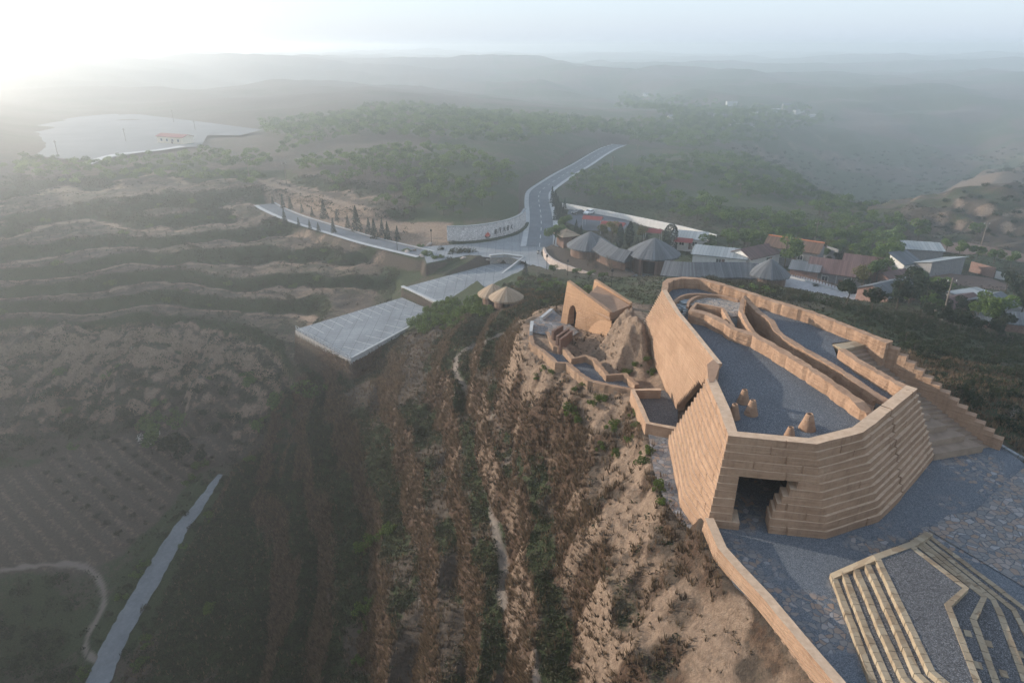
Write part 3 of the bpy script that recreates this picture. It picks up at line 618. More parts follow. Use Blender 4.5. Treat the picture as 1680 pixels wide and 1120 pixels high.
def stairs(mb, a0, a1, b0, b1, z0, z1, n, base):
    """flight between the line a0-a1 (low) and b0-b1 (high)"""
    for i in range(n):
        p0 = lerp(a0, b0, i/n); p1 = lerp(a1, b1, i/n); q0 = lerp(a0, b0, (i+1)/n); q1 = lerp(a1, b1, (i+1)/n); z = z0+(z1-z0)*(i+1)/n; zb = z0+(z1-z0)*i/n
        mb.quad((*p0, zb), (*p1, zb), (*p1, z), (*p0, z)); mb.quad((*p0, z), (*p1, z), (*q1, z), (*q0, z))
        mb.quad((*p0, base), (*p0, z), (*q0, z), (*q0, base)); mb.quad((*p1, base), (*q1, base), (*q1, z), (*p1, z))
mb = MB(); stairs(mb, fx(1118,523,ZR), fx(1129,516,ZR), fx(1121,513,ZR), fx(1129,507,ZR+.6), ZR, ZR+.6, 4, ZR-.1)
fpart(mb, 'roof_steps', M['slate_step']); mb = MB(); stairs(mb, fx(1214,545,ZR-.8), fx(1229,546,ZR-.8), fx(1199,521,ZR+.5), fx(1217,521,ZR+.5), ZR-1.2, ZR+.45, 8, ZR-2.5)
fpart(mb, 'roof_steps', M['slate_step'])
# sunken wedge beside the steps
mb = MB()
rough_wall(mb, [fx(1133,507,ZR+1.1), fx(1143,496,ZR+1.1), fx(1186,504,ZR+1.1), fx(1203,534,ZR+1.1)], ZR-1.8, ZR+1.05, .32, .05, nv=4, seed=17, chunk=4); fpart(mb, 'well_wall', M['rammed_earth'])
mb = MB(); rough_wall(mb, [fx(1219,492,ZR+1.7), fx(1216,506,ZR+1.5), fx(1223,521,ZR+1.4), fx(1236,541,ZR+1.3), fx(1246,552,ZR+1.1)], ZR-2, [ZR+1.9, ZR+1.4, ZR+1.25, ZR+1.15, ZR+1.0], .42, .07, nv=5, seed=18, chunk=2.5); fpart(mb, 'well_wall', M['rammed_earth'])
mb = MB(); mb.sheet([fx(1130,508,ZR), fx(1143,496,ZR), fx(1186,504,ZR), fx(1200,519,ZR), fx(1217,519,ZR), fx(1248,552,ZR), W1[5], W1[4], W1[3], W1[2], W1[1]], ZR-1.25); fpart(mb, 'well_floor', M['dark_gravel'])
# inner parapet beside the outside stair
F_t = fx(1381,570, T0-.25)
mb = MB(); rough_wall(mb, [F_t, fx(1410,588), fx(1440,606), fx(1470,624), (E_t[0]-.35, E_t[1]-.1)], -.5, [ZR+.75, T0-.2, T0-.15, T0-.1, T0], .7, .13, nv=9, seed=19, chunk=1.7); fpart(mb, 'stair_parapet', M['rammed_earth'])
# outside stair: narrow flight on the right, big seat blocks on the left, and the stepped parapet
SL_b, SR_b = E_b, fx(1632,737,0); SL_t, SR_t = fx(1383,570,ZR), fx(1440,558,ZR)
mb = MB(); stairs(mb, SL_b, SR_b, SL_t, SR_t, -.35, ZR-.0, 26, -.6)
mid = lambda s, t: lerp(lerp(SL_b, SR_b, s), lerp(SL_t, SR_t, s), t)
fpart(mb, 'stair', M['stair_stone'])
mb = MB()
for k in range(6):
    t0 = k*.096-.005; z = (k+1)*.094*ZR+.06; w = .78-.115*k
    a, b, c, d_ = mid(-.01, t0), mid(w, t0), mid(w, min(t0+.2, .7)), mid(-.01, min(t0+.2, .7)); mb.prism([a, b, c, d_], -.3-.01*k, z)
fpart(mb, 'seat_steps', M['stair_stone'])
mb = MB(); mb.prism([fx(1366,565,ZR+.12), fx(1384,573,ZR+.12), fx(1441,561,ZR+.12), fx(1422,556,ZR+.12)], ZR-.3, ZR+.14); fpart(mb, 'stair_landing', M['step_stone'])
mb = MB(); top_px = [(1459,558),(1472,568),(1486,580),(1501,592),(1516,605),(1531,618),(1546,631),(1561,643),(1576,656),(1592,669),(1607,682),(1621,696),(1634,708),(1641,728)]
s0 = fx(1448,556,T0-.1); e0 = (SR_b[0]+.55, SR_b[1]+.15); nst = 14
for k in range(nst):
    a = lerp(s0, e0, k/nst); b = lerp(s0, e0, (k+1)/nst); zt = T0-.15 - (T0-1.05)*k/(nst-1); dx, dy = b[0]-a[0], b[1]-a[1]; L = math.hypot(dx, dy); nx, ny = -dy/L*.65, dx/L*.65
    b = (b[0]+dx/L*.01, b[1]+dy/L*.01)
    rough_wall(mb, [a, lerp(a, b, .5), b], -1.5, zt, .75, .035, d=.4, nv=6, seed=30+k, chunk=9)
fpart(mb, 'stepped_parapet', M['rammed_earth'])
# inside: the ground floor room seen through the door
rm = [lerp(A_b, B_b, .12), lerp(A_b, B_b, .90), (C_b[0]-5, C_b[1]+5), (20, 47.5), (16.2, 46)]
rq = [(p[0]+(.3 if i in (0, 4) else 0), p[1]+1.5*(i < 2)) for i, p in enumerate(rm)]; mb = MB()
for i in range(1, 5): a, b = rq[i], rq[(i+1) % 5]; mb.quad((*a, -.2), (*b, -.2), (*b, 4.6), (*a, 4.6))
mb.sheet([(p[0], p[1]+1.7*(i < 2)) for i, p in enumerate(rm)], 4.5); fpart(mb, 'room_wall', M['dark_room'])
mb = MB(); mb.prism([lerp(A_b, B_b, .02), lerp(A_b, B_b, .98), (C_b[0]-2, C_b[1]+1.5), (24, 50), (16, 50)], -.3, -.05); fpart(mb, 'room_floor', M['grey_gravel'])
mb = MB(); ip = P(1276, 800, 2.6); mb.lathe([(.55, 2.9), (.62, 1.6), (.85, .3), (.8, 0), (.0, 0)], (ip[0]+.6, ip[1]+3.2, 2.4)); fpart(mb, 'hanging_skylight', M['cap_earth'], True)
# block over the slot so the sky does not shine in
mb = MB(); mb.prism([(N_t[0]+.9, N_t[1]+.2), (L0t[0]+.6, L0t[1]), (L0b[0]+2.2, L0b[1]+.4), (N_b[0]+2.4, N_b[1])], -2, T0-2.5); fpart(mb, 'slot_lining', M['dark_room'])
# chimney-like clay cones on the roof
def clay_cone(u, v, h, r, label, n=0):
    p = P(u, v, ZR); mb = MB(); mb.lathe([(r, -.05), (r*.95, .08*h), (r*.68, .5*h), (r*.44, .93*h), (r*.39, h), (r*.33, h+.02), (r*.27, h), (r*.27, h-.5)], n=28)
    o = mb.build('clay_cone', M['cap_earth'], None, True); o.location = (p[0], p[1], ZR); o.rotation_euler.z = n; tag(o, label, 'skylight cone', 'clay cones on the gravel roof')
    q = MB(); q.lathe([(r*.27, h-.3), (0, h-.3)], n=20); q.build('mouth', M['dark_void'], o)
clay_cone(1219, 660, 1.05, .48, 'clay cone farthest back in the cluster of three on the roof')
clay_cone(1232, 679, 1.10, .50, 'clay cone at the right of the cluster of three on the roof', 1)
clay_cone(1203, 685, 1.08, .48, 'shaded clay cone next to the left parapet on the roof', 2)
clay_cone(1324, 703, 1.15, .58, 'wide clay cone standing alone toward the roof centre', 3)
clay_cone(1294, 721, .95, .46, 'clay cone half hidden behind the front parapet', 4)
# ------------------------------------------------------------------ forecourt, stepped platform, low wall
mb = MB(); mb.sheet(FORECOURT, -.03); o = mb.build('forecourt', M['scattered_flags'], None, fix=False); tag(o, 'blue-grey gravel forecourt with scattered flagstones', kind='structure')
for f in o.data.polygons:
    if f.normal.z < 0: f.flip()
pv = [P2(u, v, 0) for u, v in [(1522,868),(1555,845),(1600,838),(1640,800),(1700,750),(1760,800),(1760,1010)]]
mb = MB(); mb.sheet(pv, .02); o = mb.build('flagstone_paving', M['flagstones'], None); tag(o, 'irregular flagstone paving right of the stepped platform', kind='structure')
plat = empty('stepped_platform', (24, 29, 0), label='raised gravel platform with stone-edged steps on both sides', cat='platform')
def ppart(mb, name, mat):
    o = mb.build(name, mat, plat); o.location = -plat.location
def band(mb, pl, w, z, side, h=.34):
    """row of cut stones w wide along a polyline, top at z"""
    pl = [tuple(p) for p in pl]; Nn = normals(pl); ss = subdiv(pl, .55); rr = random.Random(int(z*100))
    for s0_, s1_ in zip(ss, ss[1:]):
        a, b = pos(pl, s0_+.0), pos(pl, s1_); e = .014/max(math.dist(a, b), .05); a, b = lerp(a, b, e), lerp(a, b, 1-e); na, nb = pos(Nn, s0_), pos(Nn, s1_)
        for q in (na, nb): pass
        o_ = rr.uniform(-.018, .018); ia = (a[0]+side*na[0]*w, a[1]+side*na[1]*w); ib = (b[0]+side*nb[0]*w, b[1]+side*nb[1]*w)
        aa = (a[0]-na[0]*o_*side, a[1]-na[1]*o_*side); bb = (b[0]-nb[0]*o_*side, b[1]-nb[1]*o_*side)
        mb.prism([aa, bb, ib, ia], z-h, z+rr.uniform(-.012, .012))
LS = [[(1362,941),(1396,1030),(1432,1130)],[(1379,934),(1414,1027),(1452,1115),(1470,1150)],[(1397,925),(1440,1027),(1478,1110),(1510,1145)],[(1415,917),(1458,1010),(1500,1104),(1548,1150)],[(1433,910),(1480,1008),(1523,1100),(1570,1140)]]
RS = [[(1520,872),(1680,993),(1730,1030)],[(1512,876),(1668,999),(1690,1040),(1720,1110)],[(1505,880),(1634,982),(1648,1010),(1690,1120)],[(1499,884),(1620,978),(1603,1017),(1645,1130)],[(1493,890),(1590,964),(1561,993),(1615,1130)]]
zl = lambda k: .3*(k+1)
stone = MB(); gr = MB()
far_pt = [(1700,1200),(1500,1200)]
for k in range(5):
    z = zl(k); pl = [fx(u, v, z) for u, v in LS[k]]; pr = [fx(u, v, z) for u, v in RS[k]]
    nl, nr = normals(pl), normals(pr); q = lambda P_, N_, sg: [(a[0]+sg*n_[0]*.15, a[1]+sg*n_[1]*.15) for a, n_ in zip(P_, N_)]
    gr.prism(q(pl, nl, -1)[::-1]+q(pr, nr, 1), z-.34, z-.03); band(stone, pl, .34, z, -1); band(stone, pr, .34, z, 1)
# sloping end band joining the two sides
def strip(mb, pts, w, h=.3):
    pts = [tuple(p) for p in pts]; ss = subdiv(pts, .8); Nn = normals(pts)
    for s0_, s1_ in zip(ss, ss[1:]):
        a, b = pos(pts, s0_), pos(pts, s1_); na = pos(Nn, s0_); nb = pos(Nn, s1_)
        q = [(a[0], a[1]), (b[0], b[1]), (b[0]+nb[0]*w, b[1]+nb[1]*w), (a[0]+na[0]*w, a[1]+na[1]*w)]
        mb.prism(q, -.2, [a[2], b[2], b[2], a[2]])
l0, l4, r4, r0 = P(1362, 941, .3), P(1432, 911, 1.5), P(1494, 889, 1.5), P(1520, 872, .3)
strip(stone, [tuple(l0+np.array([0, .02, .02])), tuple(l4+np.array([0, .05, .02])), tuple(r4+np.array([0, .05, .02])), tuple(r0+np.array([0, .02, .02]))], .42)
for u, v, z in [(1588,1038,1.2),(1605,1090,1.2),(1622,1055,.9),(1647,1104,.9),(1673,1072,.6)]:
    p = P(u, v, z); stone.box((p[0], p[1], z-.12), (.34, .45, .24), -.35)
ppart(stone, 'kerb_stones', M['step_stone']); ppart(gr, 'gravel_treads', M['dark_gravel'])
lw = [fx(1157,850,.8), fx(1178,899,.8), fx(1208,931,.9), fx(1252,975,1), fx(1310,1045,1), fx(1374,1120,1), fx(1420,1180,1)]
mb = MB(); course_wall(mb, [(p[0]-.28, p[1]-.12) for p in lw], lw, -1.4, .85, 9, .55, out=1, seed=9, jit=.01, groove=False, rag=.006, skirt=1.5, d=.6)
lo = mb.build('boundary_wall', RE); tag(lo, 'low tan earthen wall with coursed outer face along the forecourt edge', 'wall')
kb = [fx(1641,727,.1), fx(1662,739,.1), fx(1700,760,.1)]
mb = MB(); band(mb, kb, .3, .12, 1, .3); tag(mb.build('kerb', M['concrete']), 'thin pale kerb at the forecourt corner by the stair foot', 'kerb')
# stone-paved strip outside the buttress
mb = MB(); sp = [(1062,700),(1100,690),(1110,760),(1126,830),(1160,868),(1146,876),(1118,858),(1090,820),(1072,770)]
mb.sheet([fx(u, v, -1.5) for u, v in sp], -1.5)
o = mb.build('stone_path', M['flagstones']); tag(o, 'pinkish flagstone strip at the foot of the coursed wall', kind='structure')
# small walled terrace under the slot
ter = empty('walled_terrace', (12.5, 56, -1.5), label='small walled gravel terrace below the dark slot in the long wall', cat='terrace')
tz = -1.4; tw = [fx(1085,640,-.5), fx(1042,640,-.5), fx(1056,668,-.5), fx(1066,692,-.5), fx(1110,700,-.5)]
mb = MB(); mb.prism([fx(1112,662,tz), fx(1090,640,tz), fx(1042,642,tz), fx(1066,694,tz), fx(1112,702,tz)], -3.8, tz); o = mb.build('terrace_floor', M['dark_gravel'], ter); o.location = -ter.location
mb = MB(); course_wall(mb, [(p[0]*1.0-.05, p[1]) for p in tw], tw, -3.4, -.5, 12, .45, out=-1, seed=10, jit=.01, groove=False, rag=.006, d=.6); o = mb.build('terrace_wall', RE, ter); o.location = -ter.location
# ------------------------------------------------------------------ more materials
earth_wall('gate_earth', (.33, .19, .11), (.43, .26, .155), (.50, .32, .20))
earth_wall('kerb_earth', (.24, .155, .10), (.34, .22, .145), (.42, .29, .20))
plain('rubble_stone', (.20, .19, .18), (.40, .37, .34), 2.2, bump=.8, bsc=3, bd=.1)
plain('pink_stone', (.28, .23, .20), (.46, .38, .33), 1.8, bump=.6, bsc=3)
plain('brick', (.17, .10, .08), (.26, .17, .14), 3, bump=.3)
plain('brown_wall', (.14, .085, .065), (.21, .135, .105), 2, bump=.4, scale=(2, 2, .3))
def strip_roof(name, c1, c2, fr=3.0, world=False):
    k = N(name); v = k.coord((1, 1, 1), False); f = k.noise(2.5, v, 5, .7); at = k.attr('run'); w = k.n('Math', operation='FRACT')
    a = k.math('MULTIPLY', at.outputs['Fac'], fr); k.l(a, w.inputs[0]); r = k.math('SUBTRACT', w.outputs[0], .5); r = k.math('ABSOLUTE', r)
    fl = k.n('Math', operation='FLOOR'); k.l(a, fl.inputs[0]); wn = k.n('TexWhiteNoise', noise_dimensions='1D'); k.l(fl.outputs[0], wn.inputs['W'])
    c = k.ramp(k.math('ADD', k.math('MULTIPLY', f, .6), k.math('MULTIPLY', wn.outputs['Value'], .4)), [(.3, c1), (.7, c2)]); c = k.mix(k.ramp(r, [(.40, (0, 0, 0)), (.5, (.7, .7, .7))]), c, tuple(q*.45 for q in c1))
    k.bump(r, .6, .08); M[name] = k.out(c)
strip_roof('thatch_grey', (.078, .083, .09), (.15, .155, .162)); strip_roof('thatch_tan', (.25, .18, .12), (.36, .27, .19)); strip_roof('timber_wall', (.12, .075, .055), (.19, .125, .095), 2.2)
strip_roof('roof_maroon', (.10, .06, .055), (.16, .10, .09), 2.5); strip_roof('roof_slate', (.09, .10, .11), (.15, .16, .17), 2.5); strip_roof('roof_pale', (.20, .225, .235), (.29, .31, .32), 1.2); strip_roof('roof_rust', (.10, .062, .045), (.16, .10, .07), 2.5)
plain('white_wall', (.55, .53, .5), (.68, .66, .63), 1.2, bump=.15); plain('pink_wall', (.50, .38, .36), (.62, .50, .47), 1.2, bump=.15); plain('grey_brick', (.17, .165, .165), (.26, .25, .245), 2.5, bump=.4)
plain('red_roof', (.20, .075, .065), (.26, .10, .09), 1.0); plain('cream_wall', (.55, .48, .38), (.66, .59, .48), 1.0); plain('orange_tile', (.45, .14, .06), (.55, .2, .09), 2)
plain('red_canvas', (.17, .035, .035), (.24, .05, .045), 1, rough=.7); plain('black_ink', (.02, .02, .022), (.03, .03, .032), 1, bump=0); plain('logo_red', (.42, .05, .03), (.5, .07, .04), 1, bump=0); plain('logo_orange', (.65, .22, .06), (.7, .27, .08), 1, bump=0)
plain('car_white', (.7, .7, .7), (.76, .76, .76), 1, rough=.3, bump=0, spec=.5); plain('car_black', (.025, .027, .03), (.035, .037, .04), 1, rough=.3, bump=0, spec=.5); plain('glass_dark', (.03, .035, .04), (.05, .055, .06), 1, rough=.12, bump=0, spec=.6); plain('rubber', (.02, .02, .02), (.03, .03, .03), 1, bump=0)
plain('metal_grey', (.3, .31, .32), (.38, .39, .4), 1, rough=.5, bump=0); plain('pole_wood', (.15, .12, .10), (.24, .2, .17), 2); plain('ploughed', (.105, .07, .055), (.17, .115, .09), 1.2, bump=.9, bsc=1.5, bd=.3, scale=(.5, 2, 1)); plain('lamp_glass', (.6, .6, .56), (.7, .7, .66), 1, bump=0)
plain('hedge_leaf', (.018, .026, .014), (.05, .066, .030), 5, bump=1, bsc=9, bd=.15); plain('paved_yard', (.24, .23, .235), (.38, .37, .37), 1.5, bump=.4)
def run_attr(me, vals):
    at = me.attributes.new('run', 'FLOAT', 'POINT'); at.data.foreach_set('value', np.asarray(vals, np.float32))
# ------------------------------------------------------------------ gateway, winding path
gate = empty('earthen_gateway', (9, 76, -1), label='earthen gateway with an arched opening and two pointed wing walls', cat='gateway')
def gpart(mb, name, mat, smooth=False):
    o = mb.build(name, mat, gate, smooth); o.location = -gate.location; return o
g0, g1 = P(919, 528, -1.2), P(993, 545, -1.0); g1 = P(1000, 548, -1.0); tp0 = PY(931, 461, g0[1]+.6); tp1 = P(1000, 513, 2.6)
def wing(mb, a, b, ta, tb, th, hole=None, n=60, m=26, prof=None):
    """battered wall slab with a sloping top and an arched hole cut where hole(s, z) is true"""
    a = np.array(a); b = np.array(b); ta = np.array(ta); tb = np.array(tb); d = (b-a)[:2]; nn = np.array([d[1], -d[0]])/np.hypot(*d); nn = -nn if nn[1] > 0 else nn
    def pt(s, f, back): 
        lo = a+(b-a)*s; hi = ta+(tb-ta)*s; p = lo+(hi-lo)*f; base = hi[:2]-nn*th
        return (p[0], p[1], p[2]) if not back else (base[0], base[1], p[2])
    vis = [[not(hole and hole((i+.5)/n, (j+.5)/m)) for j in range(m)] for i in range(n)]
    for i in range(n):
        for j in range(m):
            if not vis[i][j]: continue
            s0_, s1_, f0, f1 = i/n, (i+1)/n, j/m, (j+1)/m; A = [pt(s0_, f0, 0), pt(s1_, f0, 0), pt(s1_, f1, 0), pt(s0_, f1, 0)]; B = [pt(s0_, f0, 1), pt(s1_, f0, 1), pt(s1_, f1, 1), pt(s0_, f1, 1)]
            mb.quad(*A); mb.quad(*B[::-1])
            for (di, dj, e0, e1) in ((-1, 0, 0, 3), (1, 0, 1, 2), (0, -1, 0, 1), (0, 1, 3, 2)):
                ii, jj = i+di, j+dj
                if not (0 <= ii < n and 0 <= jj < m) or not vis[ii][jj]: mb.quad(A[e0], A[e1], B[e1], B[e0])
def arch(s, f):
    x = (s-.215)/.085; z = f/.58; return abs(x) < 1 and (z < .62 or ((z-.62)/.38)**2+x*x < 1)
mb = MB(); wing(mb, g0-np.array([0, 0, .6]), g1-np.array([0, 0, 1]), tp0, tp1, .55, arch); gpart(mb, 'wing_wall', M['gate_earth'])
h0 = P(968, 500, 0); off = np.array(PY(975, 459, g0[1]+3.2))-tp0
mb = MB(); wing(mb, g0+off*np.array([1, 1, 0])-np.array([0, 0, .8]), g1+off*np.array([1, 1, 0])-np.array([0, 0, .8]), tp0+off, P(1034, 498, 2.6), .5); gpart(mb, 'wing_wall', M['gate_earth'])
e0 = tp0+(tp1-tp0)*.40; q0 = (tp0+off)+(P(1034, 498, 2.6)-tp0-off)*.08
mb = MB(); mb.prism([e0[:2]+np.array([.15, .25]), tp1[:2]+np.array([.15, .25]), P2(1034, 500, 2.5), P2(1000, 480, 2.55), q0[:2]+np.array([.1, -.1])], 1.6, [2.62, 2.45, 2.45, 2.6, 2.62]); gpart(mb, 'gateway_roof', M['cap_earth'])
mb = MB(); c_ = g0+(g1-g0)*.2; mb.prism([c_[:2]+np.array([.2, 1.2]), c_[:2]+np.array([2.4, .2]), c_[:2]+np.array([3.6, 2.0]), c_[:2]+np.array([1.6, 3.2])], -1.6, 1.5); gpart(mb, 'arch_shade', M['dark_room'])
pth = empty('winding_path', (8, 70, -2), label='winding gravel path between low tan earthen walls on the slope below the gateway', cat='path')
def wpart(mb, name, mat):
    o = mb.build(name, mat, pth); o.location = -pth.location
mb = MB(); mb.sheet([(p[0], p[1]) for p in PATHP], -1.97); wpart(mb, 'path_gravel', M['grey_gravel'])
zw = -1.35; lo_ = [(869,545),(874,566),(893,578),(913,596),(931,597),(952,615),(967,625),(999,633),(1040,641)]; hi_ = [(897,547),(911,571),(926,574),(940,591),(960,586),(975,592),(997,618),(1025,616),(1045,634)]
mb = MB(); rough_wall(mb, [P2(u, v-2, zw) for u, v in lo_], -3.6, zw, .55, .10, nv=5, seed=41, chunk=1.2); wpart(mb, 'outer_parapet', M['kerb_earth'])
mb = MB(); rough_wall(mb, [P2(u, v-2, zw) for u, v in hi_], -3.2, zw+.1, .55, .10, nv=5, seed=42, chunk=1.2); wpart(mb, 'inner_parapet', M['kerb_earth'])
mb = MB(); mb.sheet([(p[0], p[1]) for p in ENTRY], -1.28); o = mb.build('entry_paving', M['flagstones']); tag(o, 'flagstone landing before the arched gateway', kind='structure')
for (u0, v0, u1, v1, lab) in [(873,528,871,545,'pale low parapet on the left edge of the flagstone landing'),(905,508,888,522,'pale low parapet at the upper edge of the flagstone landing')]:
    a, b = P2(u0, v0, -1.0), P2(u1, v1, -1.0); mb = MB(); rough_wall(mb, [a, b], -2.4, -.85, .4, .02, nv=2); tag(mb.build('entry_parapet', M['pale_concrete']), lab, 'parapet')
for k, (u0, v0, u1, v1, lab) in enumerate([(918,580,937,565,'front dark brick screen slab beside the winding path'),(913,575,932,561,'middle brick screen slab beside the winding path'),(906,566,922,556,'rear brick screen slab close to the gateway landing')]):
    a, b = P(u0, v0, -1.9), P(u1, v1, -1.9); mb = MB(); c = (a+b)/2; mb.box((c[0], c[1], -1.1), (math.dist(a, b), .28, 1.9), math.atan2(b[1]-a[1], b[0]-a[0])); tag(mb.build('brick_screen', M['brown_wall']), lab, 'screen wall')
# ------------------------------------------------------------------ roads, lots, plaza
def ribbon(name, line, hw, dz, mat, label, off=0, taper=0, rag=0):
    L = np.asarray(line); d = np.gradient(L[:, :2], axis=0); d /= np.hypot(*d.T)[:, None]; n_ = np.stack([d[:, 1], -d[:, 0]], 1)
    mb = MB()
    for i in range(len(L)-1):
        q = []
        for j, s in ((i, off-hw), (i, off+hw), (i+1, off+hw), (i+1, off-hw)):
            s = off+(s-off)*(1-taper*(1-min(1, j/(len(L)*.45))))+rag*(float(vnoise(L[j, 0]*1.3, L[j, 1]*1.3, 3 if s > off else 5))-.5)
            q.append((*(L[j, :2]+n_[j]*s), L[j, 2]+dz))
        mb.quad(*q)
    o = mb.build(name, mat, None, fix=False); tag(o, label, kind='structure'); return o
ribbon('road', ROAD, 3.7, .03, M['asphalt'], 'grey valley road curving up from the plaza')
for s, lab in ((-4.5, 'pale pavement along the near side of the valley road'), (4.5, 'pale pavement along the far side of the valley road')): ribbon('pavement', ROAD, .8, .12, M['pale_concrete'], lab, s)
def dashes(line, off, w, dash, gap, dz, name, label):
    L = np.asarray(line); s = np.concatenate([[0], np.cumsum(np.hypot(*np.diff(L[:, :2], axis=0).T))]); mb = MB(); t = 0
    while t < s[-1]-dash:
        a = np.array([np.interp(t, s, L[:, i]) for i in range(3)]); b = np.array([np.interp(t+dash, s, L[:, i]) for i in range(3)]); d = (b-a)[:2]/np.hypot(*(b-a)[:2]); n_ = np.array([d[1], -d[0]])
        mb.quad((*(a[:2]+n_*(off-w)), a[2]+dz), (*(a[:2]+n_*(off+w)), a[2]+dz), (*(b[:2]+n_*(off+w)), b[2]+dz), (*(b[:2]+n_*(off-w)), b[2]+dz)); t += dash+gap
    tag(mb.build(name, M['white_paint'], None, fix=False), label, kind='structure')
dashes(ROAD, 0, .12, 4, 5, .045, 'road_marking', 'white dashed centre line of the valley road')
ribbon('side_road', SIDE, 2.6, .03, M['asphalt'], 'side road climbing left below the brown bank'); ribbon('pavement', SIDE, .7, .10, M['pale_concrete'], 'pale verge of the left side road', -3.4)
ribbon('pavement', SIDE, .35, .16, M['pale_concrete'], 'pale outer kerb of the left side road', 3.1)
ribbon('gully_road', smooth_line(GULLY, 3), 1.7, .04, M['lane'], 'pale concrete lane in the gully bottom', 0, .78, .4)
for poly, z, nm, mat, lab in ((PLZ, PLAZA, 'plaza', 'concrete', 'wide pale concrete plaza before the gatehouse'), (RAMP, -22.95, 'lot_ramp', 'concrete', 'pale ramp descending from the plaza into the upper lot'), (PLZ2, PLAZA, 'forecourt_paving', 'concrete', 'pale paving before the gatehouse door'), (LOTA, LOT_A, 'parking_lot', 'concrete', 'upper pale concrete parking lot'), (LOTB, LOT_B, 'parking_lot', 'concrete', 'lower pale concrete parking lot'), (YARD, -20, 'paved_yard', 'paved_yard', 'patterned paved yard right of the round end roof'), (CARPK, PLAZA, 'car_park', 'dark_asphalt', 'dark asphalt car park behind the gatehouse')):
    mb = MB(); mb.sheet(poly, z+.02); o = mb.build(nm, M[mat], None, fix=False); tag(o, lab, kind='structure')
    for f in o.data.polygons:
        if f.normal.z < 0: f.flip()
def stall_lines(a, b, z, n, length, side, lab, f0=.02, f1=.98):
    a = np.array(a); b = np.array(b); d = (b-a)/np.hypot(*(b-a)); nn = np.array([d[1], -d[0]])*side; mb = MB()
    for i in range(n):
        p = a+(b-a)*(f0+(f1-f0)*i/(n-1))+nn*.4; q = p+nn*length; mb.quad((*(p-d*.06), z), (*(p+d*.06), z), (*(q+d*.06), z), (*(q-d*.06), z))
    tag(mb.build('stall_markings', M['white_paint'], None, fix=False), lab, kind='structure')
stall_lines(LOTB[0], LOTB[3], LOT_B+.035, 12, 5.6, 1, 'white stall lines along the bank of the lower lot'); stall_lines(LOTB[1], LOTB[2], LOT_B+.035, 12, 5.0, -1, 'white stall lines along the outer edge of the lower lot')
stall_lines(LOTA[0], LOTA[3], LOT_A+.035, 11, 5.2, 1, 'white stall lines along the bank of the upper lot')
def edge_wall(name, pts, z0, z1, th, mat, label, cat, cap=None, amp=.03):
    mb = MB(); rough_wall(mb, pts, z0, z1, th, amp, d=1.0, nv=2, chunk=50); o = mb.build(name, M[mat]); tag(o, label, cat)
    if cap:
        mb = MB(); zz = z1 if not hasattr(z1, '__len__') else None
        rough_wall(mb, pts, [q-.06 for q in z1] if zz is None else z1-.06, [q+.12 for q in z1] if zz is None else z1+.12, th+.2, .005, d=2, nv=1, chunk=90); mb.build('coping', M[cap], o)
    return o
edge_wall('retaining_wall', [P2(660,470,LOT_A), P2(728,501,LOT_A)], LOT_B-.5, LOT_A+.1, .6, 'rubble_stone', 'stone retaining wall stepping down between the two parking lots', 'retaining wall', 'pale_concrete')
edge_wall('retaining_wall', [P2(804,433,LOT_A), P2(826,431,LOT_A), P2(858,434,LOT_A)], LOT_A-.3, [-21.6, -21.5, -21.7], .5, 'rubble_stone', 'grey stone retaining wall closing the upper lot below the plaza', 'retaining wall', 'pale_concrete')
edge_wall('ramp_parapet', [P2(859,434,LOT_A), P2(840,445,LOT_A), P2(815,460,LOT_A)], LOT_A-.4, [-21.7, -22.4, -23.2], .45, 'pale_concrete', 'low pale parapet beside the ramp into the upper lot', 'parapet')
edge_wall('lot_kerb', [P2(576,591,LOT_B), P2(640,556,LOT_B), P2(700,524,LOT_B)], LOT_B-4.5, LOT_B+.55, .45, 'pale_concrete', 'pale outer wall of the lower lot along the hillside', 'retaining wall')
lf = empty('lot_fence', (0, 0, 0), label='low railing along the drop at the left end of the lower lot', cat='fence')
a, b = np.array(P2(486,541,LOT_B)), np.array(P2(576,591,LOT_B)); 
for i in range(19): p = a+(b-a)*i/18; mb = MB(); mb.box((p[0], p[1], LOT_B+.45), (.1, .1, 1.0)); mb.build('post', M['metal_grey'], lf)
mb = MB()
for h_ in (.5, .95): mb.tube((*a, LOT_B+h_), (*b, LOT_B+h_), .04, .04, 6)
mb.build('rails', M['metal_grey'], lf); mb = MB(); rough_wall(mb, [a, b], LOT_B-5, LOT_B-.03, .5, .02, d=2, nv=2, chunk=80); mb.build('lot_base', M['rubble_stone'], lf)
# ------------------------------------------------------------------ sign wall with logo and lettering
SB = [(734,399),(755,398.5),(775,397.5),(795,395),(815,391.5),(833,387),(847,381.5),(856,375),(861,367)]
sb = smooth_line([(*P2(u, v, PLAZA), 0) for u, v in SB], 5); sL = np.concatenate([[0], np.cumsum(np.hypot(*np.diff(sb[:, :2], axis=0).T))]); SH = 4.8
sign = empty('entrance_sign_wall', (sb[20][0], sb[20][1], PLAZA), label='long curved pale stone wall with red flame emblem and dark lettering', cat='sign wall')
def spart(mb, name, mat, smooth=False):
    o = mb.build(name, M[mat], sign, smooth); o.location = -sign.location
    return o
mb = MB(); rough_wall(mb, sb[:, :2], PLAZA-.5, PLAZA+SH, .7, .015, d=1.2, nv=3, chunk=400); spart(mb, 'stone_face', 'sign_stone' if 'sign_stone' in M else 'pale_concrete')
mb = MB(); rough_wall(mb, sb[:, :2], PLAZA+SH-.02, PLAZA+SH+.14, .9, .0, d=1.2, nv=1, chunk=400); spart(mb, 'coping', 'concrete')
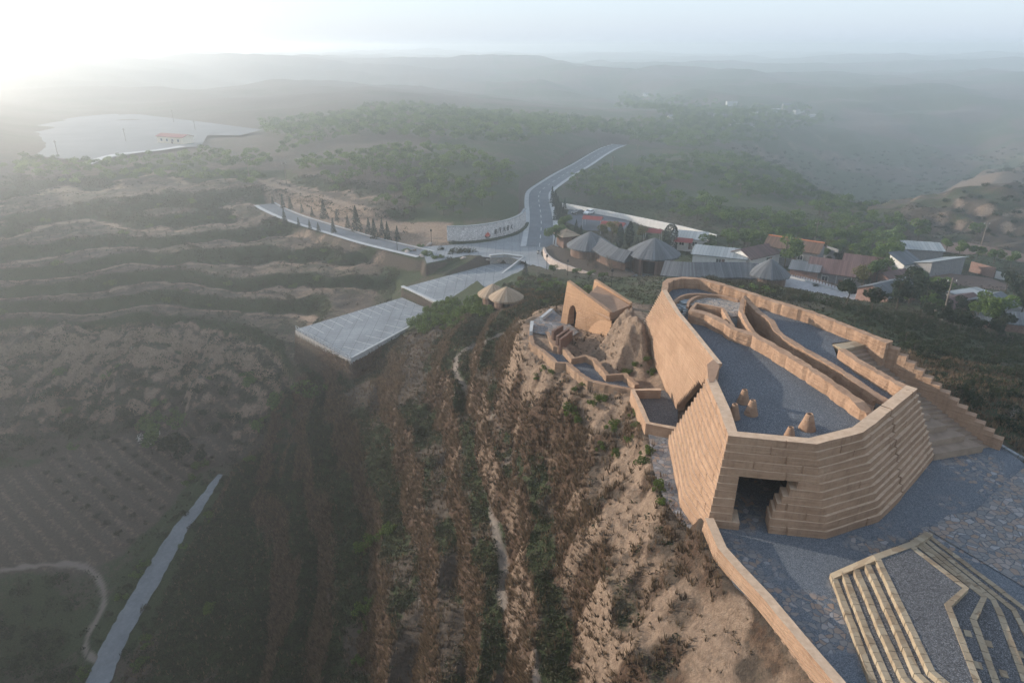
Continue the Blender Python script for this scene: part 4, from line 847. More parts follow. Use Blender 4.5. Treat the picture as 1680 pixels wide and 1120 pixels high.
def sframe(px_u):
    """arc length on the wall seen at picture column px_u"""
    u_ = np.array([840+FPX*p[0]/(p[1]*CP+(CAMZ-PLAZA)*SP) for p in sb]); return float(np.interp(px_u, u_, sL))
def spt(s, h, out=.40):
    x, y = np.interp(s, sL, sb[:, 0]), np.interp(s, sL, sb[:, 1]); x2, y2 = np.interp(s+.05, sL, sb[:, 0]), np.interp(s+.05, sL, sb[:, 1]); x1, y1 = np.interp(s-.05, sL, sb[:, 0]), np.interp(s-.05, sL, sb[:, 1])
    d = np.array([x2-x1, y2-y1]); d /= np.hypot(*d); return (x+d[1]*out, y-d[0]*out, PLAZA+h)
def stroke(mb, s0, h0, pts, w, sc):
    """brush stroke: polyline in unit character space"""
    for (ax, ay, aw), (bx, by, bw) in zip(pts, pts[1:]):
        dx, dy = bx-ax, by-ay; L = math.hypot(dx, dy) or 1; nx, ny = -dy/L, dx/L; r = lambda x, y, o: spt(s0+x*sc*.8, h0+y*sc, o)
        q = [(ax+nx*aw*w, ay+ny*aw*w), (bx+nx*bw*w, by+ny*bw*w), (bx-nx*bw*w, by-ny*bw*w), (ax-nx*aw*w, ay-ny*aw*w)]
        mb.add([r(x, y, .37) for x, y in q]+[r(x, y, .43) for x, y in q], [(0, 1, 2, 3), (7, 6, 5, 4), (0, 4, 5, 1), (1, 5, 6, 2), (2, 6, 7, 3), (3, 7, 4, 0)])
CH = [ # five brush characters, approximated from their blurred strokes
 [[(.5,1,.7),(.42,.85,1)],[(.15,.8,.6),(.5,.86,1),(.85,.78,.6)],[(.3,.8,.8),(.12,.4,1),(.05,.05,.5)],[(.7,.8,.8),(.88,.4,1),(.95,.1,.8)],[(.3,.62,.8),(.7,.64,.8)],[(.28,.45,1),(.74,.46,1)],[(.5,.7,1),(.5,.15,1)],[(.25,.25,1),(.75,.27,1)],[(.2,.05,1),(.8,.06,1)]],
 [[(.1,.9,.6),(.5,.98,1),(.9,1,.8)],[(.18,.88,1),(.12,.4,1),(.05,.02,.4)],[(.4,.75,.8),(.85,.8,.8)],[(.62,.8,1),(.6,.5,1.2)],[(.38,.55,.8),(.88,.58,.8)],[(.62,.5,1.2),(.64,.05,1.3),(.5,0,.6)],[(.45,.3,.7),(.8,.33,.7)]],
 [[(.1,.95,.8),(.2,.8,1)],[(.06,.65,.8),(.18,.5,1)],[(.05,.05,1),(.22,.4,.5)],[(.45,1,.8),(.35,.65,1),(.3,.4,.6)],[(.4,.82,1),(.9,.86,.8)],[(.65,.85,1),(.75,.5,1),(.98,.05,1.1)],[(.7,.5,1),(.4,.05,.6)],[(.45,.55,.7),(.85,.58,.7)]],
 [[(.1,.85,.8),(.45,.9,1)],[(.28,1,.8),(.25,.6,1),(.1,.3,.6)],[(.55,.95,1),(.95,.98,.8)],[(.75,1,1),(.72,.6,1.1)],[(.1,.6,.9),(.9,.66,1)],[(.3,.5,1),(.75,.52,1),(.7,.3,1)],[(.3,.5,1),(.28,.25,1),(.72,.3,1)],[(.5,.3,1.1),(.55,.0,1.3)],[(.15,.12,.8),(.9,.18,.8)]],
 [[(.45,1,1),(.4,.6,1.1),(.1,.05,.6)],[(.1,.6,.9),(.85,.72,.8)],[(.42,.55,1.1),(.65,.25,1.2),(1,.02,1.2)],[(.7,.95,.8),(.85,.85,.9)],[(.2,.2,.6),(.6,.3,.6)]]]
mb = MB()
for k, u in enumerate((809.5, 816.5, 823, 829.5, 835.5)):
    for st in CH[k]: stroke(mb, sframe(u), 1.55+.05*k, st, .055, 1.55)
spart(mb, 'lettering', 'black_ink'); mb = MB(); rs = random.Random(4)
for u0, u1 in ((812, 819), (824, 830.5), (834, 837.5)):
    s = sframe(u0)
    while s < sframe(u1): stroke(mb, s, 1.0, [(0, 0, 1), (.02, rs.uniform(.6, 1), 1)], .16, .26); stroke(mb, s, 1.0, [(0, rs.choice((0, .5)), 1), (.5, .5, 1)], .16, .26); s += .27
for x, y in ((0, 0), (.3, .05), (.02, .45), (.32, .5), (.0, .9)): stroke(mb, sframe(841.5), 1.9, [(x, y, 1), (x+.18, y+.22, 1), (x+.2, y, 1)], .12, .8)
spart(mb, 'small_lettering', 'metal_grey')
s0 = sframe(799); mb = MB()
def petal(mb, cx, cy, ang, L, wd):
    out_ = []
    for t in np.linspace(0, 1, 9): w = wd*math.sin(math.pi*min(1, t*.92+.06))**.8*(1-.25*t); out_.append((t*L, w))
    pts = out_+[(x, -y) for x, y in out_[::-1]]; ca, sa = math.cos(ang), math.sin(ang); q = [(cx+x*ca-y*sa, cy+x*sa+y*ca) for x, y in pts]; n_ = len(q)
    mb.add([spt(s0+x, h, .37) for x, h in q]+[spt(s0+x, h, .42+.012*len(mb.f)/40) for x, h in q], [tuple(range(n_, 2*n_))]+[(i, (i+1) % n_, n_+(i+1) % n_, n_+i) for i in range(n_)])
for a_ in (20, 45, 68, 90, 112, 135, 160): petal(mb, 0, 1.25, R(a_), 1.3-.25*abs(math.cos(R(a_))), .21)
spart(mb, 'flame_emblem', 'logo_red'); mb = MB()
for a_, l_ in ((60, 1.15), (90, 1.35), (118, 1.1)): petal(mb, .02, 1.5, R(a_), l_*.85, .17)
spart(mb, 'flame_core', 'logo_orange'); mb = MB()
for k in range(14):
    a0, a1 = R(195+k*150/14), R(195+(k+1)*150/14); w0 = .10+.12*math.sin(math.pi*k/14); f = lambda a, r: spt(s0+math.cos(a)*r, 1.75+math.sin(a)*r, .46)
    mb.add([f(a0, 1.0), f(a1, 1.0), f(a1, .82-w0), f(a0, .82-w0)], [(0, 1, 2, 3)])
spart(mb, 'emblem_bowl', 'black_ink')
hl = [spt(s, 0, .95)[:2] for s in np.linspace(.4, sL[-1]-.3, 30)]; mb = MB(); rough_wall(mb, hl, PLAZA-.3, PLAZA+.65, .8, .22, d=.3, nv=4, seed=77, chunk=.8); o = mb.build('clipped_hedge', M['hedge_leaf']); tag(o, 'low dark clipped hedge along the foot of the pale sign wall', 'hedge')
# ------------------------------------------------------------------ gatehouse of round and curved thatched roofs
gh = empty('thatched_gatehouse', (*P2(1073, 452, PLAZA), PLAZA), label='long gatehouse of conical and curved grey thatched roofs over timber walls', cat='gatehouse')
def hpart(mb, name, mat, run=None, smooth=False):
    o = mb.build(name, M[mat], gh, smooth, fix=False); o.location = -gh.location
    if run is not None: run_attr(o.data, run)
    bm = bmesh.new(); bm.from_mesh(o.data); bmesh.ops.recalc_face_normals(bm, faces=bm.faces); bm.to_mesh(o.data); bm.free(); return o
def cone_roof(c, r, h, name, mat, part, n=72, sag=.06, cap=True):
    mb = MB(); run = []; prof = [(r, -.35), (r+.03, -.02), (r*.68, h*.385), (r*.36, h*.715), (r*.07, h*.985)]
    for q, z in prof:
        for i in range(n+1):
            a = 2*math.pi*i/n; w = q*(1+(.012*math.sin(i*7.3)+.01*math.sin(i*3.1)) if q > r*.5 else 1); mb.v.append((c[0]+w*math.cos(a), c[1]+w*math.sin(a), c[2]+z)); run.append(i/n*2*math.pi*r*.42)
    for k in range(len(prof)-1):
        for i in range(n): b = k*(n+1)+i; mb.f.append((b, b+1, b+n+2, b+n+1)); mb.m.append(0)
    b = len(mb.v); mb.v.append((c[0], c[1], c[2]+h+.02)); run.append(0); k0 = (len(prof)-1)*(n+1)
    for i in range(n): mb.f.append((k0+i, k0+i+1, b)); mb.m.append(0)
    mb.f.append(tuple(range(n-1, -1, -1))); mb.m.append(0)
    return part(mb, name, mat, run)
def round_wall(c, r, z0, z1, part, door=None, n=64, name='timber_wall', mat='timber_wall', th=.3):
    mb = MB(); run = []
    for i in range(n+1):
        a = 2*math.pi*i/n
        for q, z in ((r, z0), (r, z1), (r-th, z1), (r-th, z0)): mb.v.append((c[0]+q*math.cos(a), c[1]+q*math.sin(a), z)); run.append(i/n*2*math.pi*r)
    for i in range(n):
        a = math.degrees(2*math.pi*(i+.5)/n) % 360
        if door and door[0] < a < door[1]: continue
        b = i*4
        for k in range(4): mb.f.append((b+k, b+(k+1) % 4, b+4+(k+1) % 4, b+4+k)); mb.m.append(0)
        if door and (door[0] < (a-360/n) < door[1] or door[0] < (a+360/n) < door[1]): mb.f.append((b, b+1, b+2, b+3)); mb.f.append((b+4, b+5, b+6, b+7)); mb.m += [0, 0]
    return part(mb, name, mat, run)
mc_ = P(1072, 414, -17.3); MR = 43.5*(mc_[1]*CP+(CAMZ+17.3)*SP)/FPX
cone_roof((mc_[0], mc_[1], -17.3), MR, 3.6, 'cone_roof', 'thatch_grey', hpart); round_wall(mc_, MR-1.5, PLAZA-.2, -17.4, hpart, (228, 266))
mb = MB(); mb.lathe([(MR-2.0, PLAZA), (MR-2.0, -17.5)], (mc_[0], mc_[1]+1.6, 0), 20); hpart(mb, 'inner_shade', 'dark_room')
dj = [(mc_[0]+(MR-1.3)*math.cos(R(a)), mc_[1]+(MR-1.3)*math.sin(R(a))) for a in (226, 268)]
for a in (226, 268):
    mb = MB(); mb.box((mc_[0]+(MR-1.25)*math.cos(R(a)), mc_[1]+(MR-1.25)*math.sin(R(a)), (PLAZA-17.6)/2), (.7, .55, abs(PLAZA+17.6)), R(a)); hpart(mb, 'door_post', 'brown_wall')
mb = MB(); c = (np.array(dj[0])+dj[1])/2; mb.box((c[0], c[1]-.1, -17.85), (math.dist(*dj)+.5, .5, .7), math.atan2(dj[1][1]-dj[0][1], dj[1][0]-dj[0][0])); hpart(mb, 'door_lintel', 'brown_wall')
lc = P(967, 402, -18.2); LR = 5.9; cone_roof((lc[0], lc[1], -18.2), LR, 3.5, 'cone_roof', 'thatch_grey', hpart); round_wall(lc, LR-1.0, PLAZA-.5, -18.3, hpart)
ec = P(1262, 448, -17.6); ER = 4.5; cone_roof((ec[0], ec[1], -17.6), ER, 3.3, 'cone_roof', 'thatch_grey', hpart); round_wall(ec, ER-.8, PLAZA-1, -17.7, hpart)
def curved_hall(line, hw, ze, zr, z0, name):
    L = smooth_line(line, 8); d = np.gradient(L[:, :2], axis=0); d /= np.hypot(*d.T)[:, None]; n_ = np.stack([d[:, 1], -d[:, 0]], 1); s = np.concatenate([[0], np.cumsum(np.hypot(*np.diff(L[:, :2], axis=0).T))])
    mb = MB(); run = []
    for i in range(len(L)):
        for o_, z in ((hw, ze-.3), (hw+.05, ze), (hw*.5, (ze+zr)/2-.05), (0, zr), (-hw*.5, (ze+zr)/2-.05), (-hw-.05, ze), (-hw, ze-.3)): mb.v.append((*(L[i, :2]+n_[i]*o_), z+L[i, 2])); run.append(s[i])
    for i in range(len(L)-1):
        for k in range(6): mb.f.append((i*7+k, i*7+k+1, i*7+k+8, i*7+k+7)); mb.m.append(0)
    for i in (0, len(L)-1): mb.f.append(tuple(i*7+k for k in range(7))); mb.m.append(0)
    hpart(mb, 'hall_roof', 'thatch_grey', run); mb = MB(); run = []
    for i in range(len(L)):
        for o_, z in ((hw-.9, z0), (hw-.9, ze), (-hw+.9, ze), (-hw+.9, z0)): mb.v.append((*(L[i, :2]+n_[i]*o_), z+L[i, 2]*(z == ze))); run.append(s[i])
    for i in range(len(L)-1):
        for k in range(3): mb.f.append((i*4+k, i*4+k+1, i*4+k+5, i*4+k+4)); mb.m.append(0)
    hpart(mb, 'timber_wall', 'timber_wall', run)
curved_hall([(*P2(972, 391, -17), 1.0), (*P2(991, 401, -17), .5), (*P2(1012, 410, -17), 0), (*P2(1036, 415, -17), -.2)], 3.5, -18.3, -16.3, PLAZA-.4, 'left')
curved_hall([(*P2(1090, 436, -17.5), -.2), (*P2(1125, 440, -17.5), 0), (*P2(1170, 441, -17.5), .1), (*P2(1215, 441, -17.5), .1), (*P2(1258, 444, -17.5), 0)], 4.0, -18.4, -16.0, PLAZA-.6, 'right')
# yellow hipped kiosk
kc = P(929, 398, PLAZA+1); ki = empty('ticket_kiosk', (kc[0], kc[1], kc[2]-.2), R(25), label='small timber kiosk with a yellowish hipped roof left of the gatehouse', cat='kiosk')
mb = MB(); mb.prism([(-2, -2), (2, -2), (2, 2), (-2, 2)], -1, 2.7); mb.build('timber_wall', M['brown_wall'], ki); mb = MB(); rr_ = [(-3, -3), (3, -3), (3, 3), (-3, 3)]
mb.add([(x, y, 2.65) for x, y in rr_]+[(x*.9, y*.9, 2.5) for x, y in rr_]+[(0, 0, 4.2)], [(0, 1, 8), (1, 2, 8), (2, 3, 8), (3, 0, 8), (7, 6, 5, 4), (0, 4, 5, 1), (1, 5, 6, 2), (2, 6, 7, 3), (3, 7, 4, 0)]); o = mb.build('hipped_roof', M['thatch_tan'], ki); run_attr(o.data, [0, .3, .6, .9, 0, .3, .6, .9, .5])
mb = MB(); mb.box((1.2, -2.02, .85), (1.1, .1, 2.1)); mb.build('door', M['dark_room'], ki)
# curved stone wall and the planted bank behind it
gw = [P2(u, v, -21) for u, v in [(892,410),(896,420),(908,430),(925,438),(950,447),(975,455),(1000,461),(1012,464)]]
mb = MB(); rough_wall(mb, smooth_line([(*p, 0) for p in gw], 4)[:, :2], PLAZA-2.5, [-20.2]*20+[-20.4, -20.6, -20.8, -21, -21.2, -21.4, -21.5, -21.6, -21.7], .6, .03, d=1, nv=3, chunk=60, seed=51); tag(mb.build('curved_stone_wall', M['pink_stone']), 'curved pinkish stone wall holding the planted bank before the gatehouse', 'retaining wall')
mb = MB(); bank = gw+[P2(1045, 448, -20.6), P2(1000, 437, -20.6), P2(965, 420, -20.6), P2(925, 408, -20.6), P2(905, 400, -20.6)]; mb.sheet(bank, -20.75); o = mb.build('planted_bank', M['ground']); tag(o, 'planted bank behind the curved stone wall', kind='structure')
# thatched huts on the slope
for u, v, r, lab in ((809, 497, 3.0, 'left of the two small thatched huts, partly behind the other'), (831, 503, 3.3, 'right of the two small thatched huts, overlapping its neighbour')):
    p = hit(u, v); ht = empty('thatched_hut', tuple(p), label=lab, cat='hut', group='round thatched huts below the gateway')
    pt = lambda mb, name, mat, run=None, smooth=False, ht=ht: (lambda o: (run_attr(o.data, run) if run is not None else None, o)[1])(mb.build(name, M[mat], ht, smooth, fix=False))
    cone_roof((0, 0, 2.1), r, 1.9, 'thatch_roof', 'thatch_tan', pt, 40); round_wall((0, 0, 0), r-.9, -1.5, 2.1, pt, (250, 290), 40)
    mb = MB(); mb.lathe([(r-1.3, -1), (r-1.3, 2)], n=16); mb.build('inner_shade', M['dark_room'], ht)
# ------------------------------------------------------------------ houses
def house(name, u, v, z, L, Wd, h, rz, roof, wall, label, shape='gable', pitch=.45, over=.45, windows=2, door=True, ridge=None, posts=False, cat='house', group=None, drop=1.5):
    p = P(u, v, z); o = empty(name, (p[0], p[1], z), R(rz), label=label, cat=cat, group=group); x, y = L/2, Wd/2; rh = pitch*Wd/2; mb = MB()
    if shape == 'gable':
        mb.add([(-x, -y, -drop), (x, -y, -drop), (x, y, -drop), (-x, y, -drop), (-x, -y, h), (x, -y, h), (x, y, h), (-x, y, h), (-x, 0, h+rh), (x, 0, h+rh)], [(0, 1, 5, 4), (2, 3, 7, 6), (1, 2, 6, 9, 5), (3, 0, 4, 8, 7)]); mb.build('wall', M[wall], o)
        X, Y = x+over, y+over; zl_ = h-over*pitch; mb = MB(); V = []; run = []
        for xx in np.linspace(-X, X, 9):
            for yy, zz in ((-Y, zl_), (0, h+rh+.02), (Y, zl_), (Y, zl_+.16), (0, h+rh+.18), (-Y, zl_+.16)): mb.v.append((xx, yy, zz)); run.append(xx)
        for i in range(8):
            for k in range(6): mb.f.append((i*6+k, i*6+(k+1) % 6, i*6+6+(k+1) % 6, i*6+6+k)); mb.m.append(0)
        mb.f += [tuple(range(6)), tuple(range(48, 54))]; mb.m += [0, 0]; r_ = mb.build('roof', M[roof], o); run_attr(r_.data, run)
        if ridge: mb = MB(); mb.box((0, 0, h+rh+.24), (2*X, .35, .2)); mb.build('ridge_tiles', M[ridge], r_)
    elif shape == 'shed':
        mb.add([(-x, -y, -drop), (x, -y, -drop), (x, y, -drop), (-x, y, -drop), (-x, -y, h), (x, -y, h), (x, y, h+2*rh), (-x, y, h+2*rh)], [(0, 1, 5, 4), (2, 3, 7, 6), (1, 2, 6, 5), (3, 0, 4, 7)]); mb.build('wall', M[wall], o)
        mb = MB(); X, Y = x+over, y+over; run = []
        for xx in np.linspace(-X, X, 9):
            for yy, zz in ((-Y, h-over*pitch), (Y, h+2*rh+over*pitch), (Y, h+2*rh+over*pitch+.14), (-Y, h-over*pitch+.14)): mb.v.append((xx, yy, zz+.02)); run.append(xx)
        for i in range(8):
            for k in range(4): mb.f.append((i*4+k, i*4+(k+1) % 4, i*4+4+(k+1) % 4, i*4+4+k)); mb.m.append(0)
        mb.f += [(0, 1, 2, 3), (32, 33, 34, 35)]; mb.m += [0, 0]; r_ = mb.build('roof', M[roof], o); run_attr(r_.data, run)
    else:
        mb.prism([(-x, -y), (x, -y), (x, y), (-x, y)], -drop, h); mb.build('wall', M[wall], o); mb = MB(); mb.prism([(-x-.2, -y-.2), (x+.2, -y-.2), (x+.2, y+.2), (-x-.2, y+.2)], h, h+.22); r_ = mb.build('roof', M[roof], o); run_attr(r_.data, [0, 1, 1, 0, 0, 1, 1, 0])
    for i in range(windows):
        xx = -x+(i+.8)*L/(windows+.6); mb = MB(); mb.box((xx, -y-.02, h*.56), (1.2, .10, 1.1)); w_ = mb.build('window', M['glass_dark'], o); mb = MB()
        for dx, dz, sx, sz in ((0, .6, 1.4, .1), (0, -.6, 1.5, .12), (-.65, 0, .1, 1.2), (.65, 0, .1, 1.2), (0, 0, .07, 1.1)): mb.box((xx+dx, -y-.06, h*.56+dz), (sx, .09, sz))
        mb.build('frame', M['white_wall'], w_)
    if door: mb = MB(); mb.box((x*.15, -y-.03, 1.0), (1.0, .1, 2.05)); mb.build('door', M['brown_wall'], o)
    if posts:
        for i in range(5): mb = MB(); mb.box((-x+i*L/4, -y-over*.6, h*.35), (.18, .18, h*1.25)); mb.build('porch_post', M['pale_concrete'], o)
    return o
house('farmhouse', 1372, 462, -22, 12.5, 9.5, 3.2, -28, 'roof_maroon', 'grey_brick', 'farmhouse with a broad brown-maroon gable roof and open porch posts', posts=True, pitch=.42)
house('farmhouse', 1418, 450, -22.5, 10, 7, 3.0, -28, 'red_roof_b' if 'red_roof_b' in M else 'roof_maroon', 'brick', 'maroon-roofed house directly right of the porch-post farmhouse', windows=1)
house('farmhouse', 1300, 428, -22, 13, 7.5, 4.0, -35, 'roof_rust', 'grey_brick', 'grey brick house with bright orange ridge tiles behind a round tree', ridge='orange_tile')
house('farmhouse', 1240, 430, -22, 13, 7, 2.8, 32, 'roof_maroon', 'white_wall', 'low long house with dark brown roof left of the orange-ridged house', windows=1)
house('shed', 1180, 432, -22, 13, 6, 2.6, -22, 'roof_pale', 'white_wall', 'long shed with pale greenish sheet roof behind the curved thatched hall', 'shed', pitch=.12, windows=1, cat='shed')
house('shed', 1130, 404, -22, 9, 6, 2.8, -20, 'roof_pale', 'white_wall', 'small white shed with flat grey-green roof near the round cypress', 'shed', pitch=.1, windows=2, cat='shed')
house('farmhouse', 1535, 450, -23, 11.5, 5.0, 3.0, 202, 'roof_pale', 'grey_brick', 'tall grey brick house with pale sheet roof beside the ploughed plot', 'shed', pitch=.3, windows=0, door=False)
house('annexe', 1480, 447, -23, 5.5, 4.5, 3.0, 22, 'roof_slate', 'white_wall', 'white-walled annexe at the left end of the tall brick house', 'shed', pitch=.35, windows=1, cat='annexe')
house('annexe', 1508, 425, -23.3, 9, 5, 3.2, -15, 'roof_pale', 'grey_brick', 'low wing with wide pale roof behind the tall brick house', 'shed', pitch=.15, windows=0, door=False, cat='annexe')
house('farmhouse', 1560, 519, -18.5, 10, 5.5, 2.7, 27, 'roof_maroon', 'pink_wall', 'small pink-walled house with maroon roof at the slope foot', 'gable', windows=1)
house('outbuilding', 1588, 505, -19, 8, 4.5, 3.0, 20, 'roof_pale', 'grey_brick', 'pale-roofed outbuilding behind the pink-walled house', 'flat', windows=0, door=False, cat='outbuilding')
house('outbuilding', 1612, 520, -18.5, 8, 6, 3.0, 30, 'roof_slate', 'grey_brick', 'dark slate-roofed outbuilding right of the pink-walled house', windows=0, door=False, cat='outbuilding')
house('farmhouse', 1455, 492, -20, 11, 7, 2.6, 28, 'roof_slate', 'brick', 'slate-roofed house half hidden by trees left of the pink-walled house', windows=1)
house('outbuilding', 1640, 543, -17, 9, 5, 2.6, -20, 'roof_slate', 'brick', 'dark outbuilding behind a pale-topped wall at the right edge', windows=0, door=False, cat='outbuilding')
house('outbuilding', 1460, 470, -21.5, 7, 5, 2.6, 25, 'roof_maroon', 'brick', 'brick outbuilding tucked between the maroon and slate roofs', windows=0, cat='outbuilding')
house('outbuilding', 1318, 456, -21, 6, 4, 2.4, -28, 'roof_slate', 'brick', 'little lean-to with blue sheet at the near end of the porch-post farmhouse', 'shed', pitch=.2, windows=0, cat='outbuilding')
rb = house('lot_building', 289, 236, -14.2, 17, 6.5, 3.6, -24, 'red_roof', 'cream_wall', 'long cream building with red roof standing on the far left lot', pitch=.3, windows=4, cat='building')
for k, (u, v, z, L, W_, h, rz, rf, lab) in enumerate([
 (1218,204,-27,30,12,5,10,'roof_pale','wide white-roofed workshop, nearest of the far village'),(1180,190,-27,18,9,4,-8,'roof_pale','pale roof left of the wide workshop in the far village'),(1235,188,-27,16,8,5,12,'roof_pale','pale roof above the wide workshop in the far village'),(1268,185,-27,22,8,6,5,'white_wall','long white block behind the workshop'),
 (1290,178,-27,14,8,7,0,'roof_slate','grey-roofed block near the row of poplars'),(1150,180,-26,16,8,4,-15,'roof_maroon','brownish roof at the left of the far village'),(1200,172,-26,20,8,6,4,'roof_pale','white block standing at the back of the far village'),(1030,165,-22,22,9,5,8,'roof_pale','lone white shed on the distant plain'),
 (1060,158,-21,14,8,5,-4,'roof_pale','small pale house beside the lone distant shed'),(1310,186,-28,18,9,5,14,'roof_pale','rightmost pale roof of the far village'),(1245,178,-27,15,8,6,-6,'roof_maroon','dark-roofed block in the middle of the far village'),(1110,196,-26,24,8,4,6,'roof_pale','low white greenhouse on the near edge of the far village'),(1330,192,-29,14,8,4,-3,'white_wall','small white house by the far road')]):
    house('far_house', u, v, float(hit(u, v)[2]), L*.6, W_*.6, h*.6, rz, rf, ['pale_concrete', 'grey_brick', 'white_wall'][k % 3], lab, 'gable' if k % 3 else 'flat', windows=0, door=False, cat='far house', group='buildings of the hazy far village', drop=4)
# lot on the left plateau
LOTC = [(20,212),(70,200),(160,186),(230,188),(330,200),(430,213),(395,222),(340,222),(330,240),(255,246),(165,262),(120,262),(0,250),(-40,235)]
mb = MB(); mb.sheet(pw(LOTC, -13.7), -13.7); o = mb.build('plateau_lot', M['grey_lot']); tag(o, 'broad grey lot on the hazy left plateau', kind='structure')
wl = smooth_line([P(u, v, -13.6) for u, v in [(300,240),(262,246),(225,250),(190,254),(160,262),(140,270)]], 6); ribbon('white_lane', wl, 2.4, .06, M['pale_concrete'], 'bright concrete lane curving to the red-roofed building')
mb = MB(); mb.sheet(pw([(1480,462),(1545,447),(1625,456),(1660,470),(1620,494),(1540,490)], -22.2), -22.2); o = mb.build('ploughed_plot', M['ploughed']); tag(o, 'dark ploughed plot beside the tall brick house', kind='structure')
mb = MB(); mb.sheet(pw([(1545,398),(1590,398),(1690,418),(1690,432),(1600,420),(1540,412)], -25.2), -25.2); o = mb.build('bare_field', M['ploughed']); tag(o, 'bare strip of field below the orange bluff', kind='structure')
def garden_wall(pts, z0, z1, mat, lab, cat='wall', th=.35): mb = MB(); rough_wall(mb, [P2(u, v, (z0+z1)/2) for u, v in pts], z0-1.5, z1, th, .02, d=1.2, nv=2, chunk=60); return tag(mb.build('garden_wall', M[mat]), lab, cat)
garden_wall([(1592,437),(1632,448)], -23.5, -20.8, 'brick', 'short brick wall at the back of the ploughed plot'); garden_wall([(1634,449),(1660,457)], -23, -21.6, 'pale_concrete', 'pale low wall continuing right from the short brick wall'); garden_wall([(1640,502),(1690,520)], -20, -17.8, 'pale_concrete', 'pale-topped wall at the right edge above the shrubs'); garden_wall([(1420,478),(1470,456)], -21.5, -19.6, 'grey_brick', 'grey wall climbing between two farm courts')
garden_wall([(1348,408),(1375,416)], -22, -19.8, 'grey_brick', 'grey yard wall behind the orange-ridged house')
garden_wall([(922,338),(950,343),(1000,352),(1060,364),(1120,377),(1175,391)], -22.5, -20.4, 'white_wall', 'long white wall running behind the gatehouse car park', th=.4)
kb2 = [P2(u, v, -20) for u, v in [(1282,452),(1330,464),(1390,482),(1440,498)]]; mb = MB(); rough_wall(mb, kb2, -22, -19.6, .3, .01, d=1.5, nv=1, chunk=50); tag(mb.build('yard_kerb', M['pale_concrete']), 'pale kerb wall along the far side of the paved yard', 'kerb')
fc = empty('yard_fence', (0, 0, 0), label='dark picket fence along the paved yard before the farmhouses', cat='fence'); fl_ = np.array(kb2)+np.array([.3, 1.0]); fs = smooth_line([(*p, 0) for p in fl_], 12)
for p in fs: mb = MB(); mb.box((p[0], p[1], -19.6), (.12, .12, 1.5)); mb.build('picket', M['brown_wall'], fc)
mb = MB()
for a, b in zip(fs, fs[1:]):
    for h_ in (-19.3, -18.95): mb.tube((a[0], a[1], h_), (b[0], b[1], h_), .05, .05, 5, False)
mb.build('rails', M['brown_wall'], fc)
# red canopies, cars, lamps, poles, scooter
for u, v, L, lab in ((972, 366, 6, 'red canopy nearest the dark car park'), (1005, 376, 7, 'long red canopy behind the leafy trees'), (1070, 388, 5, 'red canopy between the cone roof and the cypress'), (1120, 404, 5, 'red canopy right of the round cypress')):
    p = P(u, v+6, PLAZA); cn = empty('red_canopy', (p[0], p[1], PLAZA), R(-20), label=lab, cat='canopy', group='red canopies behind the gatehouse'); mb = MB(); mb.add([(-L/2, -2, 2.6), (L/2, -2, 2.6), (L/2, 2, 2.6), (-L/2, 2, 2.6), (-L/2, 0, 3.4), (L/2, 0, 3.4)], [(0, 1, 5, 4), (2, 3, 4, 5), (0, 4, 3), (1, 2, 5)]); mb.build('canvas', M['red_canvas'], cn)
    for x in (-L/2+.2, L/2-.2):
        for y in (-1.8, 1.8): mb = MB(); mb.tube((x, y, -.3), (x, y, 2.6), .06, .06, 6); mb.build('post', M['metal_grey'], cn)
def car(u, v, rz, paint, lab, z=PLAZA+.03):
    p = P(u, v, z); o = empty('parked_car', (p[0], p[1], z), R(rz), label=lab, cat='car', group='cars in the car park'); V = []
    prof = [(-2.2, .35, .82), (-2.25, .6, .86), (-2.15, .92, .84), (-1.7, 1.0, .82), (-1.25, 1.42, .66), (.35, 1.46, .66), (1.05, 1.02, .82), (2.05, .88, .82), (2.25, .62, .84), (2.2, .35, .80)]
    mb = MB(); n_ = len(prof); mb.add([(x, -w, zz) for x, zz, w in prof]+[(x, w, zz) for x, zz, w in prof], [tuple(range(n_)), tuple(range(2*n_-1, n_-1, -1))]+[(i, (i+1) % n_, n_+(i+1) % n_, n_+i) for i in range(n_)]); mb.build('body', M[paint], o)
    mb = MB(); mb.add([(.42, -.63, 1.435), (.42, .63, 1.435), (1.02, .78, 1.06), (1.02, -.78, 1.06)], [(0, 1, 2, 3)]); me = mb.build('windscreen', M['glass_dark'], o); me.location = (.02, 0, .02)
    mb = MB(); mb.add([(-1.3, -.63, 1.39), (-1.3, .63, 1.39), (-1.66, .79, 1.04), (-1.66, -.79, 1.04)], [(0, 1, 2, 3)]); me = mb.build('rear_window', M['glass_dark'], o); me.location = (-.02, 0, .02)
    for s in (-1, 1):
        mb = MB(); mb.add([(-1.45, s*.80, 1.03), (.85, s*.81, 1.03), (.33, s*.69, 1.40), (-1.15, s*.69, 1.38)], [(0, 1, 2, 3)]); me = mb.build('side_window', M['glass_dark'], o); me.location = (0, s*.02, .01)
        for x in (-1.4, 1.4): mb = MB(); mb.tube((x, s*.66, .33), (x, s*.88, .33), .33, .33, 14); w_ = mb.build('wheel', M['rubber'], o); mb = MB(); mb.tube((x, s*.87, .33), (x, s*.895, .33), .19, .19, 10); mb.build('rim', M['metal_grey'], w_)
        mb = MB(); mb.box((2.2, s*.6, .72), (.12, .36, .14)); mb.build('headlight', M['lamp_glass'], o)
car(948, 351, 215, 'car_black', 'black car parked at the left of the dark car park'); car(967, 351, 225, 'car_white', 'white car parked beside the black one')
